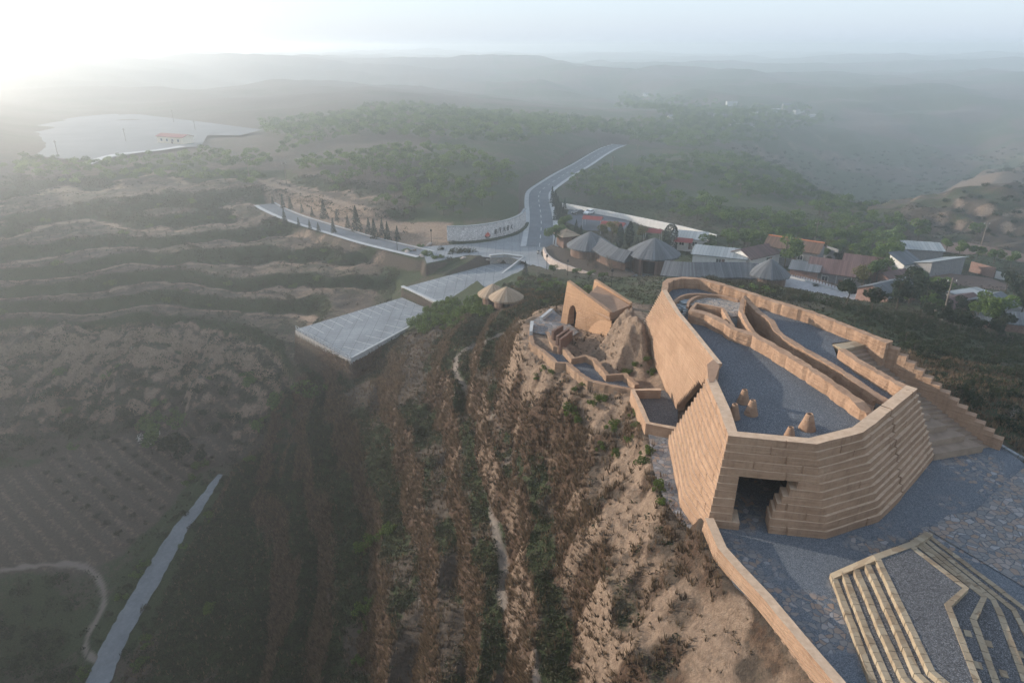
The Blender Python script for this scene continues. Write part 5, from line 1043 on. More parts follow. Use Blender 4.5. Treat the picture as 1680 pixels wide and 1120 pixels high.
def lamp(u, v, lab, h=3.2, z=None):
    p = P(u, v, z) if z is not None else hit(u, v); o = empty('street_lamp', tuple(p), label=lab, cat='lamp', group='dark lamp posts round the plaza'); mb = MB(); mb.tube((0, 0, -.3), (0, 0, h), .07, .05, 8); mb.build('pole', M['rubber'], o)
    mb = MB(); mb.lathe([(.12, h), (.26, h+.15), (.22, h+.55), (.05, h+.75)], n=10); mb.build('lantern', M['rubber'], o)
for u, v, lab in ((897, 443, 'lamp post at the right corner of the plaza by the curved wall'), (652, 412, 'lamp post beside the shrubs left of the sign wall'), (708, 398, 'lamp post just left of the sign wall'), (931, 452, 'lamp post in front of the curved stone wall'), (1003, 470, 'lamp post by the paving before the gatehouse door')): lamp(u, v, lab)
def pole(u, v, h, lab, arm=True):
    p = hit(u, v); o = empty('utility_pole', tuple(p), label=lab, cat='utility pole', group='utility poles across the valley'); mb = MB(); mb.tube((0, 0, -1), (0, 0, h), .16, .10, 8); mb.build('post', M['pole_wood'], o)
    if arm: mb = MB(); mb.box((0, 0, h-.7), (1.8, .12, .12)); mb.build('crossarm', M['pole_wood'], o); mb = MB(); [mb.tube((x, 0, h-.65), (x, 0, h-.4), .06, .05, 6) for x in (-.75, 0, .75)]; mb.build('insulators', M['lamp_glass'], o)
for u, v, h, lab in ((1607, 412, 9, 'utility pole on the bare strip below the orange bluff'), (1545, 505+20, 8, 'utility pole against the pink-walled house'), (1409, 462, 5, 'pale post among trees right of the maroon roofs'), (97, 262, 8, 'utility pole standing at the left lot edge'), (208, 238, 8, 'utility pole in the middle of the left lot'), (286, 205, 9, 'utility pole behind the red-roofed building'), (322, 222, 8, 'utility pole at the right end of the red-roofed building'), (410, 300, 9, 'utility pole above the brown roadside bank'), (470, 302, 8, 'pale utility pole on the orchard edge'), (946, 318, 7, 'utility pole right of the road bend'), (1004, 285, 8, 'utility pole in the orchard beyond the car park'), (1045, 262, 8, 'far utility pole in the orchard near the road crest'), (1212, 330, 7, 'utility pole on the bare knoll to the right'), (1337, 395, 6, 'thin pole among trees above the village')): pole(u, v, h, lab)
p = P(886, 416, PLAZA); sc = empty('motor_scooter', (p[0], p[1], PLAZA), R(30), label='grey scooter parked beside the curved stone wall', cat='scooter')
mb = MB(); mb.tube((-.65, -.07, .3), (-.65, .07, .3), .3, .3, 12); mb.build('wheel', M['rubber'], sc); mb = MB(); mb.tube((.65, -.07, .3), (.65, .07, .3), .3, .3, 12); mb.build('wheel', M['rubber'], sc)
mb = MB(); mb.prism([(-.9, -.2), (-.1, -.18), (.45, -.18), (.45, .18), (-.1, .18), (-.9, .2)], .35, [.85, .6, .45, .45, .6, .85]); mb.build('body', M['metal_grey'], sc); mb = MB(); mb.tube((.6, 0, .35), (.4, 0, 1.15), .12, .08, 8); mb.tube((.4, -.35, 1.15), (.4, .35, 1.15), .03, .03, 6); mb.build('handlebar', M['metal_grey'], sc); mb = MB(); mb.box((-.45, 0, .88), (.75, .3, .12)); mb.build('seat', M['rubber'], sc)
# ------------------------------------------------------------------ plants
def leaf_mat(name, c1, c2, trans=.38, sc=.8):
    k = N(name); v = k.coord(); oi = k.n('ObjectInfo'); f = k.math('ADD', k.math('MULTIPLY', k.noise(sc, v, 4, .7), .75), k.math('MULTIPLY', oi.outputs['Random'], .25)); at = k.attr('tint')
    f = k.math('ADD', k.math('MULTIPLY', f, .55), k.math('MULTIPLY', at.outputs['Fac'], .45)); c = k.ramp(f, [(.25, c1), (.75, c2)]); k.b.inputs['Roughness'].default_value = .8
    k.out(c); t = k.n('BsdfTranslucent'); k.l(c, t.inputs[0]); m = k.n('MixShader'); m.inputs[0].default_value = trans; k.l(k.b.outputs[0], m.inputs[1]); k.l(t.outputs[0], m.inputs[2]); k.l(m.outputs[0], k.t.nodes['Material Output'].inputs['Surface']); M[name] = k.m
leaf_mat('leaf_green', (.044, .078, .022), (.145, .200, .052)); leaf_mat('leaf_dark', (.014, .022, .010), (.045, .058, .024)); leaf_mat('leaf_bright', (.045, .075, .016), (.12, .165, .035)); leaf_mat('leaf_conifer', (.012, .022, .016), (.035, .052, .034), .1)
leaf_mat('leaf_scrub', (.022, .022, .012), (.062, .060, .030), .2); leaf_mat('straw', (.05, .034, .022), (.22, .155, .095), .25, .5); leaf_mat('leaf_yellow', (.06, .065, .02), (.17, .15, .05)); leaf_mat('blossom', (.3, .28, .25), (.55, .52, .48)); leaf_mat('leaf_rust', (.08, .04, .015), (.16, .085, .03))
plain('bark', (.05, .04, .03), (.11, .09, .07), 4, bump=.5); plain('bark_pale', (.16, .14, .12), (.24, .21, .18), 4, bump=.5)
def quads(rg, c, s, up=.3):
    """a small randomly turned leaf-clump face at every centre c, size s"""
    n = len(c); a = rg.normal(size=(n, 3)); a /= np.linalg.norm(a, axis=1)[:, None]; b = rg.normal(size=(n, 3)); b[:, 2] *= 1-up; b -= (a*b).sum(1)[:, None]*a; b /= np.linalg.norm(b, axis=1)[:, None]+1e-9
    s = np.asarray(s)[:, None]; V = np.stack([c-a*s, c-b*s*.55+a*s*.1, c+a*s, c+b*s*.55-a*s*.1], 1); return V
def blob_pts(rg, n, c, r, shell=.55):
    d = rg.normal(size=(n, 3)); d /= np.linalg.norm(d, axis=1)[:, None]; q = rg.random(n)**(1/3)*(1-shell)+shell*rg.random(n)**.25; return np.asarray(c)+d*np.minimum(q, 1.08)[:, None]*np.asarray(r)
def crown_verts(kind, seed, n):
    rg = np.random.default_rng(seed); P_ = []
    if kind == 'round':                                   # several uneven lobes with gaps
        k = rg.integers(6, 9)
        for i in range(k): a = rg.random()*6.28; q = rg.random()**.6*.62; P_.append(blob_pts(rg, n//k, (q*math.cos(a), q*math.sin(a), rg.uniform(-.35, .55)), rg.uniform(.30, .55)*np.array([1, 1, .8])))
        c = np.vstack(P_); s = rg.uniform(.05, .13, len(c))
    elif kind == 'bush':
        k = rg.integers(7, 12)
        for i in range(k): a = rg.random()*6.28; q = rg.random()**.5*.8; P_.append(blob_pts(rg, n//k, (q*math.cos(a), q*math.sin(a), rg.uniform(-.1, .45)*(1-.5*q)), rg.uniform(.22, .45)*np.array([1, 1, .9])))
        c = np.vstack(P_); c[:, 2] = np.abs(c[:, 2]+.1); s = rg.uniform(.04, .11, len(c))
    elif kind == 'spruce':
        h = rg.random(n)**1.4; tier = np.floor(h*9)/9; r = (1-h)*.9*(.55+.45*(1-(h*9-np.floor(h*9))))+.04; a = rg.random(n)*6.28; q = rg.random(n)**.35*r; c = np.stack([q*np.cos(a), q*np.sin(a), h*2-.0 - q*.18], 1); s = rg.uniform(.05, .12, n)
    elif kind == 'cypress':
        h = rg.random(n); r = np.sin(np.pi*np.clip(h*.93+.05, 0, 1))**.55*(1-.45*h)*.62; a = rg.random(n)*6.28; q = r*(.75+.3*rg.random(n)); c = np.stack([q*np.cos(a), q*np.sin(a), h*2], 1); s = rg.uniform(.05, .10, n)
    elif kind == 'dome':
        h = rg.random(n); r = np.where(h < .62, .62, .62*np.sqrt(np.clip(1-((h-.62)/.4)**2, 0, 1))); a = rg.random(n)*6.28; q = r*(.86+.16*rg.random(n)); c = np.stack([q*np.cos(a), q*np.sin(a), h*2], 1); s = rg.uniform(.05, .09, n)
    return quads(rg, c, s).reshape(-1, 3), rg
def crown_mesh(name, kind, seed, n, mat, sx=1, sz=1, z0=0):
    V, rg = crown_verts(kind, seed, n); V = V*np.array([sx, sx, sz])+np.array([0, 0, z0]); F = np.arange(len(V)).reshape(-1, 4); me = np_mesh(name, V, F); me.materials.append(M[mat])
    t = np.repeat(rg.random(len(F)), 4); at = me.attributes.new('tint', 'FLOAT', 'POINT'); at.data.foreach_set('value', t.astype(np.float32)); return me
def limb_mesh(name, seed, h, r, nb, spread, mat, twigs=0, lean=.0):
    """trunk with limbs; with twigs it reads as a bare winter crown"""
    rr = random.Random(seed); mb = MB()
    def grow(a, d, L, r0, lev):
        m = 3; p = Vector(a); rad = r0
        for i in range(m):
            d = (d+Vector((rr.uniform(-.2, .2), rr.uniform(-.2, .2), rr.uniform(-.02, .15)))).normalized(); q = p+d*L/m; mb.tube(p, q, rad, rad*.78, 5 if lev < 2 else 3, False); p = q; rad *= .78
            if lev < (3 if twigs else 1) and (i > 0 or lev > 0):
                for _ in range(nb if lev == 0 else (2 if lev == 1 else twigs)):
                    ax = Vector((rr.uniform(-1, 1), rr.uniform(-1, 1), rr.uniform(.0, .7))).normalized(); grow(p, (d*(1-spread)+ax*spread).normalized(), L*rr.uniform(.45, .7), rad*.7, lev+1)
    grow((0, 0, -.3), Vector((lean, 0, 1)), h, r, 0); me = mb.mesh(name); me.materials.append(M[mat]); return me
CR = {}
def proto(key, kind, mat, n, sx, sz, z0, th, tr=.12, variants=3, bark='bark', nb=3):
    CR[key] = [(crown_mesh(key+'_crown', kind, 100+7*i+len(key)*13, n, mat, sx, sz, z0), limb_mesh(key+'_trunk', 50+i, th, tr, nb, .6, bark)) for i in range(variants)]
proto('orchard', 'round', 'leaf_green', 520, 1.9, 1.55, 2.0, 2.2); proto('leafy', 'round', 'leaf_green', 1300, 1.9, 1.7, 2.6, 2.9); proto('darktree', 'round', 'leaf_dark', 1300, 1.9, 1.7, 2.5, 2.7); proto('bush', 'bush', 'leaf_green', 900, 1.5, 1.5, 0, .9, .06); proto('darkbush', 'bush', 'leaf_dark', 420, 1.25, 1.25, 0, .9, .05); proto('brightbush', 'bush', 'leaf_bright', 900, 1.5, 1.6, 0, .9, .05)
proto('spruce', 'spruce', 'leaf_conifer', 700, 1.25, 1.9, .3, 2.4, .10); proto('cypress', 'cypress', 'leaf_conifer', 1200, 1.5, 2.4, .2, 2.5); proto('dome', 'dome', 'leaf_conifer', 1600, 2.0, 2.2, .1, 2.5, variants=1); proto('yellowtree', 'round', 'leaf_yellow', 900, 1.8, 1.7, 2.6, 2.9, variants=2); proto('scrubtree', 'bush', 'leaf_scrub', 420, 1.4, 1.4, .3, 1.2, .06); proto('rustbush', 'bush', 'leaf_rust', 420, .9, 1.0, 0, .6, .04, variants=1)
BARE = [limb_mesh('bare_branches', 900+i, 2.2, .13, 3, .62, 'bark', 3) for i in range(3)]; BARE_S = [limb_mesh('bare_twigs', 940+i, .9, .05, 3, .65, 'bark_pale', 2) for i in range(2)]; BARE_D = [limb_mesh('bare_twigs', 960+i, .9, .06, 3, .7, 'bark', 2) for i in range(2)]
def tree(name, key, loc, sc, label, cat='tree', group=None, rz=None, parts=True, sz=None):  # crown and trunk are the parts
    cm, tm = rnd.choice(CR[key]); rz = rnd.uniform(0, 6.28) if rz is None else rz; o = empty(name, tuple(loc), rz, label=label, cat=cat, group=group); o.scale = (sc, sc, sc*(sz or rnd.uniform(.88, 1.15)))
    link('crown', cm, None, o); link('trunk', tm, None, o); return o
def bare_tree(name, loc, sc, label, group=None, meshes=BARE, cat='tree'):
    o = empty(name, tuple(loc), rnd.uniform(0, 6.28), label=label, cat=cat, group=group); o.scale = (sc,)*3; link('branches', rnd.choice(meshes), None, o); return o
def samp(A, x, y):
    i = np.clip(np.searchsorted(GX, x)-1, 0, len(GX)-2); j = np.clip(np.searchsorted(GY, y)-1, 0, len(GY)-2); return A[j, i]
OBST = [FORECOURT, LOTA, LOTB, PLZ, PLZ2, YARD, CARPK, RAMP, TERR, PATHP, ENTRY, pw(LOTC, -13.7)]
HOUSES = [(o.location.x, o.location.y, 5.5) for o in COL.objects if o.get('category') in ('house', 'shed', 'annexe', 'outbuilding', 'kiosk', 'building')]
def clear(x, y, m=1.0):
    ok = np.ones(len(x), bool)
    for p in OBST: ok &= poly_sd(x, y, p) > m
    for ln, w in ((ROAD, 5.6), (SIDE, 4.2), (GULLY, 2.6)): ok &= line_d(x, y, ln)[0] > w+m*.4
    for hx, hy, r in HOUSES: ok &= np.hypot(x-hx, y-hy) > r
    ok &= ~((x > 10.5) & (y > 36) & (y < 74) & (poly_sd(x, y, [(12.8, 36), (33, 37), (40, 47), (38, 58), (26, 76), (12, 74)]) < .5)); ok &= np.hypot(x-mc_[0], y-mc_[1]) > MR+.8; ok &= np.hypot(x-lc[0], y-lc[1]) > LR+.5; ok &= np.hypot(x-ec[0], y-ec[1]) > ER+.5
    return ok
def place(px, spacing, seed, jit=.35, rot=0, m=1.0, z=None):
    """jittered rows inside an area outlined in the picture, put on the ground"""
    pp = np.array([hit(u, v)[:2] for u, v in px]); rg = np.random.default_rng(seed); c, s = math.cos(rot), math.sin(rot); q = pp@np.array([[c, -s], [s, c]])
    sp = spacing if hasattr(spacing, '__len__') else (spacing, spacing); gx, gy = np.meshgrid(np.arange(q[:, 0].min(), q[:, 0].max(), sp[0]), np.arange(q[:, 1].min(), q[:, 1].max(), sp[1])); g = np.stack([gx.ravel(), gy.ravel()], 1)+rg.uniform(-jit, jit, (gx.size, 2))*np.array(sp); w = g@np.array([[c, s], [-s, c]])
    k = poly_sd(w[:, 0], w[:, 1], pp) < 0; w = w[k]; w = w[clear(w[:, 0], w[:, 1], m)]; return np.column_stack([w, H(w[:, 0], w[:, 1])])
def mass(name, key, pts, sc, label, seed, rgv=(.8, 1.25)):
    """far planting that reads as one mass: every crown set on its own spot of ground, one mesh"""
    if not len(pts): return
    rg = np.random.default_rng(seed); base = [np.array([v.co[:] for v in c.vertices]) for c, _ in CR[key]]; VV = []; T = []
    for i, p in enumerate(pts):
        b = base[i % len(base)]; m_ = len(b)//4; keep = rg.random(m_) < (1.0 if np.hypot(*p[:2]) < 350 else .5); b = b.reshape(-1, 4, 3)[keep]; a = rg.random()*6.28; c, s = math.cos(a), math.sin(a); k = sc*rg.uniform(*rgv)*(1 if np.hypot(*p[:2]) < 350 else 1.15)
        x = b[..., 0]*c-b[..., 1]*s; y = b[..., 0]*s+b[..., 1]*c; VV.append(np.stack([x*k+p[0], y*k+p[1], b[..., 2]*k+p[2]], -1).reshape(-1, 3)); T.append(np.full(len(VV[-1]), rg.random()))
    V = np.vstack(VV); me = np_mesh(name, V, np.arange(len(V)).reshape(-1, 4)); me.materials.append(CR[key][0][0].materials[0]); at = me.attributes.new('tint', 'FLOAT', 'POINT'); at.data.foreach_set('value', np.concatenate(T).astype(np.float32)); tag(link(name, me), label, kind='stuff')
def grove(pts, n_ind, name, key, sc, label, group, cat, mname, mlabel, seed, lo=.6, hi=1.4):
    pts = pts[np.argsort(np.hypot(pts[:, 0], pts[:, 1]))]; rg = np.random.default_rng(seed)
    for p in pts[:n_ind]: tree(name, key, p, sc*rg.uniform(lo, hi), label, cat, group)
    mass(mname, key, pts[n_ind:], sc, mlabel, seed)
    print(name, len(pts))
# orchards on the two sides of the valley road
A_ = place([(520,300),(480,272),(560,255),(660,245),(760,250),(830,275),(845,310),(842,345),(740,362),(640,352),(570,330)], 4.6, 1, .3, .5, 1.5)
B_ = place([(930,318),(945,292),(1010,275),(1100,262),(1200,262),(1290,285),(1330,315),(1420,345),(1470,368),(1500,395),(1440,418),(1340,400),(1250,388),(1180,376),(1080,352),(1000,335)], 4.6, 2, .35, .3, 1.2)
thin = lambda q, c: q[fbm(q[:, 0]/17, q[:, 1]/13, 3, 88) > c]
A_, B_ = thin(A_, .40), thin(B_, .43)
grove(A_, 130, 'orchard_tree', 'orchard', 1.2, 'young green tree in the thick orchard above the pale sign wall', 'orchard trees above the sign wall', 'tree', 'far_orchard', 'green orchard rows fading uphill behind the sign wall', 11)
grove(B_, 165, 'orchard_tree', 'orchard', 1.2, 'bluish green tree on the orchard slope right of the valley road', 'orchard trees right of the valley road', 'tree', 'far_orchard', 'hazy orchard rows right of the valley road', 12)
C_ = place([(30,262),(130,268),(240,262),(330,250),(460,258),(520,240),(600,225),(470,232),(440,290),(430,315),(300,300),(150,305),(40,300),(0,280)], 5.2, 3, .4, .2, 1.5); mass('plateau_shrubs', 'orchard', C_, 1.15, 'hazy yellow-green shrubs over the left plateau', 13)
D_ = place([(420,205),(560,190),(700,180),(850,190),(1000,205),(1120,200),(1250,215),(1280,240),(1130,250),(1020,235),(960,225),(860,245),(700,235),(560,225),(450,232)], 6.5, 4, .48, 0, 2); mass('far_trees', 'orchard', D_, 1.5, 'scattered far trees dissolving in haze', 14)
E_ = place([(1140,172),(1330,180),(1370,205),(1240,218),(1130,208),(1010,178),(1020,160)], 10, 5, .45, 0, 2); mass('village_trees', 'leafy', E_, 1.5, 'trees among the hazy far village', 15)
F_ = place([(1180,240),(1300,245),(1500,240),(1680,235),(1690,300),(1560,300),(1470,330),(1400,340),(1320,310)], 10, 6, .48, 0, 2); mass('ravine_scrub', 'darkbush', F_, 1.8, 'dark scrub on the far blue ravine terraces', 16)
# dark scrub trees on the slope behind and right of the fort
G_ = place([(1290,490),(1330,492),(1420,508),(1500,520),(1600,545),(1690,560),(1690,735),(1640,712),(1560,640),(1480,560),(1400,520)], 2.7, 7, .45, .2, .6)
grove(G_, 260, 'hill_shrub', 'darkbush', 1.0, 'dark open-branched shrub on the slope right of the stair', 'dark shrubs on the slope beyond the stair', 'shrub', 'hill_scrub', 'dark scrub on the slope beyond the stair', 17, .6, 1.35)
for p in place([(1240,470),(1290,476),(1330,490),(1290,494),(1240,485),(1150,464),(1120,462),(1160,458)], 2.6, 8, .45, .2, .4): tree('hill_shrub', 'scrubtree', p, rnd.uniform(.5, 1.0), 'dull brown-green shrub on the bank behind the back parapet', 'shrub', 'scrub behind the back parapet')
# village trees
for u, v, s, key, lab in [(1287,445,1.9,'leafy','big round tree in front of the orange-ridged house'),(1270,428,1.2,'leafy','smaller tree left of the big round village tree'),(1412,478,1.35,'yellowtree','yellow-green tree at the corner of the porch-post farmhouse'),(1435,470,1.5,'leafy','dark green tree behind the yellow-green one'),(1340,470,.8,'darkbush','low dark bush by the porch-post farmhouse'),(1490,500,1.9,'darktree','tall dark tree left of the pink-walled house'),(1515,510,1.7,'darktree','second dark tree between slate roof and pink-walled house'),(1470,508,1.5,'darktree','dark tree leaning over the slate roof'),(1540,488,1.3,'leafy','tree at the lower edge of the ploughed plot'),(1455,440,1.6,'leafy','pale green tree left of the white-walled annexe'),(1440,452,1.5,'leafy','tree hiding the maroon roof end'),(1470,425,1.4,'leafy','tree standing behind the white-walled annexe'),(1505,400,1.7,'leafy','round tree alone before the orange bluff'),(1600,535,1.4,'leafy','bright tree in front of the dark slate outbuilding'),(1625,545,1.5,'leafy','tree right of the bright one by the outbuilding'),(1572,545,1.0,'darktree','small dark tree below the pink-walled house'),(1660,500,1.7,'darktree','dark tree at the right edge behind the pale-topped wall'),(1672,520,1.6,'darktree','lowest dark tree at the right edge'),(1650,478,1.3,'darktree','dark tree at the right edge above the plot'),(1572,425,1.2,'leafy','first sapling-like tree along the bare strip'),(1600,428,1.2,'leafy','second tree along the bare strip'),(1630,434,1.15,'leafy','third tree along the bare strip'),(1657,440,1.2,'leafy','last tree along the bare strip at right'),(1550,418,1.2,'leafy','tree behind the tall brick house roof'),(1390,500,1.1,'darktree','dark tree on the slope edge below the paved yard'),(1430,512,1.2,'darktree','dark tree right of the paved yard end'),(1540,535,1.1,'darktree','dark tree in the hollow left of the utility pole'),(1600,390,1.3,'leafy','bush tree at the foot of the orange bluff'),(1200,412,1.5,'leafy','tree behind the long greenish shed'),(1160,418,1.4,'leafy','tree left of the long greenish shed'),(1225,405,1.5,'leafy','tree beside the low long dark-roofed house'),(1255,400,1.4,'leafy','tree above the low long dark-roofed house')]:
    tree('village_tree', key, hit(u, v), s*1.05, lab, group='trees among the village houses')
VT = place([(1340,400),(1420,408),(1500,430),(1480,445),(1420,440),(1350,425)], 5, 20, .45, .2, 1); VT2 = place([(1430,515),(1500,525),(1560,540),(1640,560),(1680,545),(1600,525),(1560,515)], 4.2, 21, .45, .2, .8); VT3 = place([(1185,400),(1260,392),(1340,398),(1290,410),(1220,420),(1180,415)], 5, 22, .45, .2, 1)
for pts, lab, s, key in ((VT, 'leafy tree in the thicket behind the maroon roofs', 1.25, 'leafy'), (VT2, 'dark tree in the hollow below the pink-walled house', .95, 'darktree'), (VT3, 'tree in the grove behind the gatehouse sheds', 1.2, 'leafy')):
    for p in pts: tree('village_tree', key, p, s*rnd.uniform(.7, 1.2), lab, group=lab+'s')
# gatehouse garden
for u, v, s, key, lab in [(1098,412,1.55,'dome','dark round-topped cypress behind the cone roof'),(1032,405,1.5,'cypress','tall pointed cypress left of the cone roof'),(1016,408,1.25,'cypress','shorter pointed cypress beside the tall one'),(1045,412,.8,'cypress','small cypress right of the tall pointed one'),(1060,404,.7,'cypress','small cypress close to the cone roof'),(1003,398,1.5,'yellowtree','yellow-green tree behind the curved hall'),(988,392,1.2,'yellowtree','rusty yellow tree beside the left cone'),(1053,398,1.2,'yellowtree','thin pale tree right of the pointed cypress'),(945,384,1.0,'spruce','dark spruce between kiosk and left cone'),(953,386,.8,'spruce','low dark spruce behind the left cone'),(908,404,1.5,'leafy','round green tree left of the yellowish kiosk'),(917,395,1.3,'leafy','green tree behind the yellowish kiosk'),(900,412,1.1,'bush','leafy bush at the corner of the curved stone wall'),(925,384,1.3,'leafy','bright tree above the kiosk roof')]:
    tree('garden_tree', key, hit(u, v), s, lab, group='trees round the gatehouse')
for u, v, s, lab in [(906,334,1.4,'topmost spruce beside the road bend'),(911,340,1.5,'spruce below the topmost one beside the road bend'),(915,350,1.6,'tall spruce left of the dark car park'),(920,360,1.5,'spruce nearest the dark car park corner'),(912,362,1.4,'spruce between road and car park'),(923,372,1.3,'lowest spruce above the kiosk'),(926,352,1.2,'small spruce at the car park edge')]: tree('roadside_spruce', 'spruce', hit(u, v), s, lab, 'conifer', 'spruces beside the road bend')
for u, v, s, lab in [(965,446,1.5,'bare tree before the left cone roof'),(999,452,1.35,'bare tree before the curved hall'),(978,449,.9,'small bare tree between the two bigger bare ones'),(1057,430,.9,'bare shrub at the gatehouse roof edge')]: bare_tree('bare_tree', hit(u, v), s, lab, 'bare trees before the gatehouse')
for u, v, s, lab in [(908,450,.9,'small round tree at the left end of the curved wall'),(945,455,.85,'small round tree before the middle of the curved wall'),(969,458,.85,'rounded bush tree before the curved wall'),(988,462,.85,'rounded bush tree near the gatehouse paving'),(1245,478,1.1,'tall feathery shrub before the round end roof'),(1228,476,.9,'feathery shrub left of the round end roof'),(1262,482,.8,'low feathery shrub below the round end roof')]: tree('garden_tree', 'bush' if u > 1100 else 'leafy', hit(u, v), s*.75 if u < 1100 else s*1.25, lab, group='small trees along the curved wall')
# conifers below the brown roadside bank, shrubs by the sign
for k, (u, v, s) in enumerate([(450,336,.8),(466,341,.8),(478,345,.9),(497,349,1.0),(512,354,.8),(530,358,1.2),(549,363,1.1),(468,366,.9),(487,371,.9),(505,376,.8),(525,380,1.0),(547,384,.8),(570,372,1.5),(588,378,1.9),(607,384,1.5),(612,390,1.2),(640,392,1.4),(655,394,1.3),(628,388,1.0)]):
    tree('roadside_spruce', 'spruce', hit(u+rnd.uniform(-4, 4), v+rnd.uniform(-2, 2)), s*rnd.uniform(.7, 1.35), ['spruce below the brown bank on the far side of the left road', 'spruce on the outer kerb of the left side road'][7 <= k <= 11], 'conifer', 'spruces along the left side road')
for u, v, s, key, lab in [(690,405,.9,'bush','clipped bush left of the sign wall foot'),(722,410,1.0,'darkbush','dark bush at the plaza corner'),(745,415,1.9,'darkbush','spreading dark pine bush left on the plaza edge'),(768,414,2.0,'darkbush','spreading dark pine bush right on the plaza edge'),(757,416,1.2,'darkbush','dark bush between the two spreading pines'),(700,418,1.3,'bush','bush at the top of the lot bank'),(718,424,1.2,'bush','second bush on the lot bank'),(740,428,1.2,'darkbush','dark bush lower on the lot bank'),(680,412,.8,'rustbush','rusty bush beside the plaza corner'),(706,404,.8,'rustbush','rusty bush just left of the sign wall'),(862,452,.9,'spruce','single slim conifer beside the lot ramp'),(667,412,.9,'bush','bush by the left lamp post')]: tree('plaza_shrub', key, hit(u, v), s, lab, 'shrub', 'shrubs round the plaza corner')
for k, (u, v, s) in enumerate([(810,430,.35),(818,428,.4),(800,427,.45),(760,424,.4),(704,402,.5),(668,414,.45),(693,421,.4)]):
    p = hit(u, v); mb = MB(); mb.lathe([(0, -.5), (1.6, -.3), (2.0, .3), (1.5, 1.1), (.6, 1.6), (0, 1.7)], n=9); o = mb.build('boulder', M['pink_stone'], None, True); o.location = p; o.scale = (s*1.2, s*.8, s*.7); o.rotation_euler = (.2, .1*k, k); tag(o, 'pale boulder set along the plaza edge planting', 'boulder', 'boulders along the plaza edge')
# green bushes on the slope beside the lots, thicket by the gateway
for p in place([(655,535),(700,512),(745,494),(790,492),(812,500),(800,520),(740,538),(690,548)], 2.4, 30, .45, .3, .3): tree('slope_bush', 'brightbush' if rnd.random() < .6 else 'bush', p, rnd.uniform(.8, 1.5), 'bright leafy bush on the slope hiding the edge of the lower lot', 'shrub', 'leafy bushes beside the lower lot')
for p in place([(825,470),(860,455),(905,452),(935,465),(1000,480),(970,490),(915,505),(880,500),(850,492)], 2.3, 31, .45, .3, .3): tree('slope_bush', rnd.choice(['bush', 'darkbush', 'scrubtree', 'rustbush']), p, rnd.uniform(.6, 1.2), 'green and rusty bush in the thicket behind the gateway', 'shrub', 'thicket between gateway and gatehouse')
for p in place([(850,455),(885,450),(880,470),(855,478),(835,478)], 3, 32, .45): bare_tree('bare_shrub', p, rnd.uniform(.7, 1.2), 'thin leaning bare sapling in the thicket left of the gateway', 'bare saplings left of the gateway', BARE_S, 'sapling')
# hillside individuals
for u, v, s, lab in [(618,885,1.25,'largest fresh green bush on the dark hillside'),(595,905,1.0,'green bush just below the largest one'),(640,868,.9,'green bush just above the largest one'),(600,1000,1.1,'vivid green bush in the middle of the lower hillside'),(612,985,.8,'smaller vivid bush above the middle one'),(598,1030,.7,'lowest vivid bush on the hillside'),(592,1085,.7,'green bush near the bottom edge'),(345,1000,.9,'yellow-green bush beside the concrete lane'),(410,755,.8,'green shrub at the top of the lane'),(440,690,.9,'yellow-green shrub on the gully rim'),(330,765,1.3,'yellow-green bush at the bend of the lane'),(310,790,1.1,'bush below the lane bend'),(320,865,1.2,'dark bush overhanging the lane'),(345,850,1.1,'bush above the overhanging one'),(240,1055,1.0,'bush at the lower lane edge'),(230,1090,.9,'bush at the very bottom of the lane')]: tree('green_bush', 'brightbush' if s != 1.2 else 'darkbush', hit(u, v), s, lab, 'shrub', 'green bushes on the hillside')
for u, v, s in [(880,620,.45),(892,606,.4),(905,612,.35),(960,632,.4),(968,630,.3),(935,675,.8),(950,690,.5),(975,660,.6),(990,655,.5),(1005,700,.6),(1040,680,.5),(1046,700,.4),(1010,745,.4),(1055,760,.5),(1080,800,.5),(1090,825,.4),(1035,720,.5),(1060,742,.5),(985,735,.5),(945,640,.35),(1030,610,.5),(1045,600,.4),(1062,590,.4),(1070,612,.4)]: tree('earth_shrub', 'brightbush', hit(u, v), s, 'small fresh green shrub on the bare earth beside the winding path', 'shrub', 'small shrubs on the bare earth')
for u, v, s in [(975,590,.7),(990,575,.8),(980,545,.6),(955,560,.8),(852,560,.8),(862,575,.8),(870,590,.8),(880,600,.7),(848,545,.7),(985,610,.6),(890,590,.6),(1005,655,.8),(1015,640,.7),(1655,690,1.3)]: bare_tree('bare_shrub', hit(u, v), s, 'leafless pale sapling on the bare earth near the winding path' if u < 1100 else 'leafless sapling standing beyond the stair foot', 'bare saplings on the bare earth' if u < 1100 else None, BARE_S, 'sapling')
# gully: trees and the sapling rows of the ploughed field
tree('blossom_tree', 'leafy', hit(250, 745), 1.7, 'grey-green tree with white blossom at the head of the gully field')
bl_ = crown_mesh('blossom_crown', 'round', 77, 260, 'blossom', 2.9, 2.6, 4.3); bo = link('blossom_spray', bl_); p = hit(250, 745); bo.location = p; bo.parent = None; tag(bo, 'white blossom scattered over the grey-green gully tree', 'blossom')
for u, v, s, lab in [(282,750,1.4,'dark slender tree right of the blossom tree'),(298,758,1.2,'dark tree beside the slender one'),(332,762,.9,'small bare-trunked tree near the lane')]: tree('gully_tree', 'darktree', hit(u, v), s*1.1, lab, group='dark trees in the gully')
sap = []
for r in range(9):
    for k in range(14):
        u = 8+r*44+k*17+rnd.uniform(-4, 4); v = 900-r*22-(13-k)*13.5+r*8+rnd.uniform(-4, 4)
        if 720 < v < 915 and u < 385: sap.append((u, v))
FPX_ = pw([(0,800),(180,735),(390,705),(362,770),(300,795),(262,850),(180,900),(120,915),(0,915)], -50.5); ns = 0
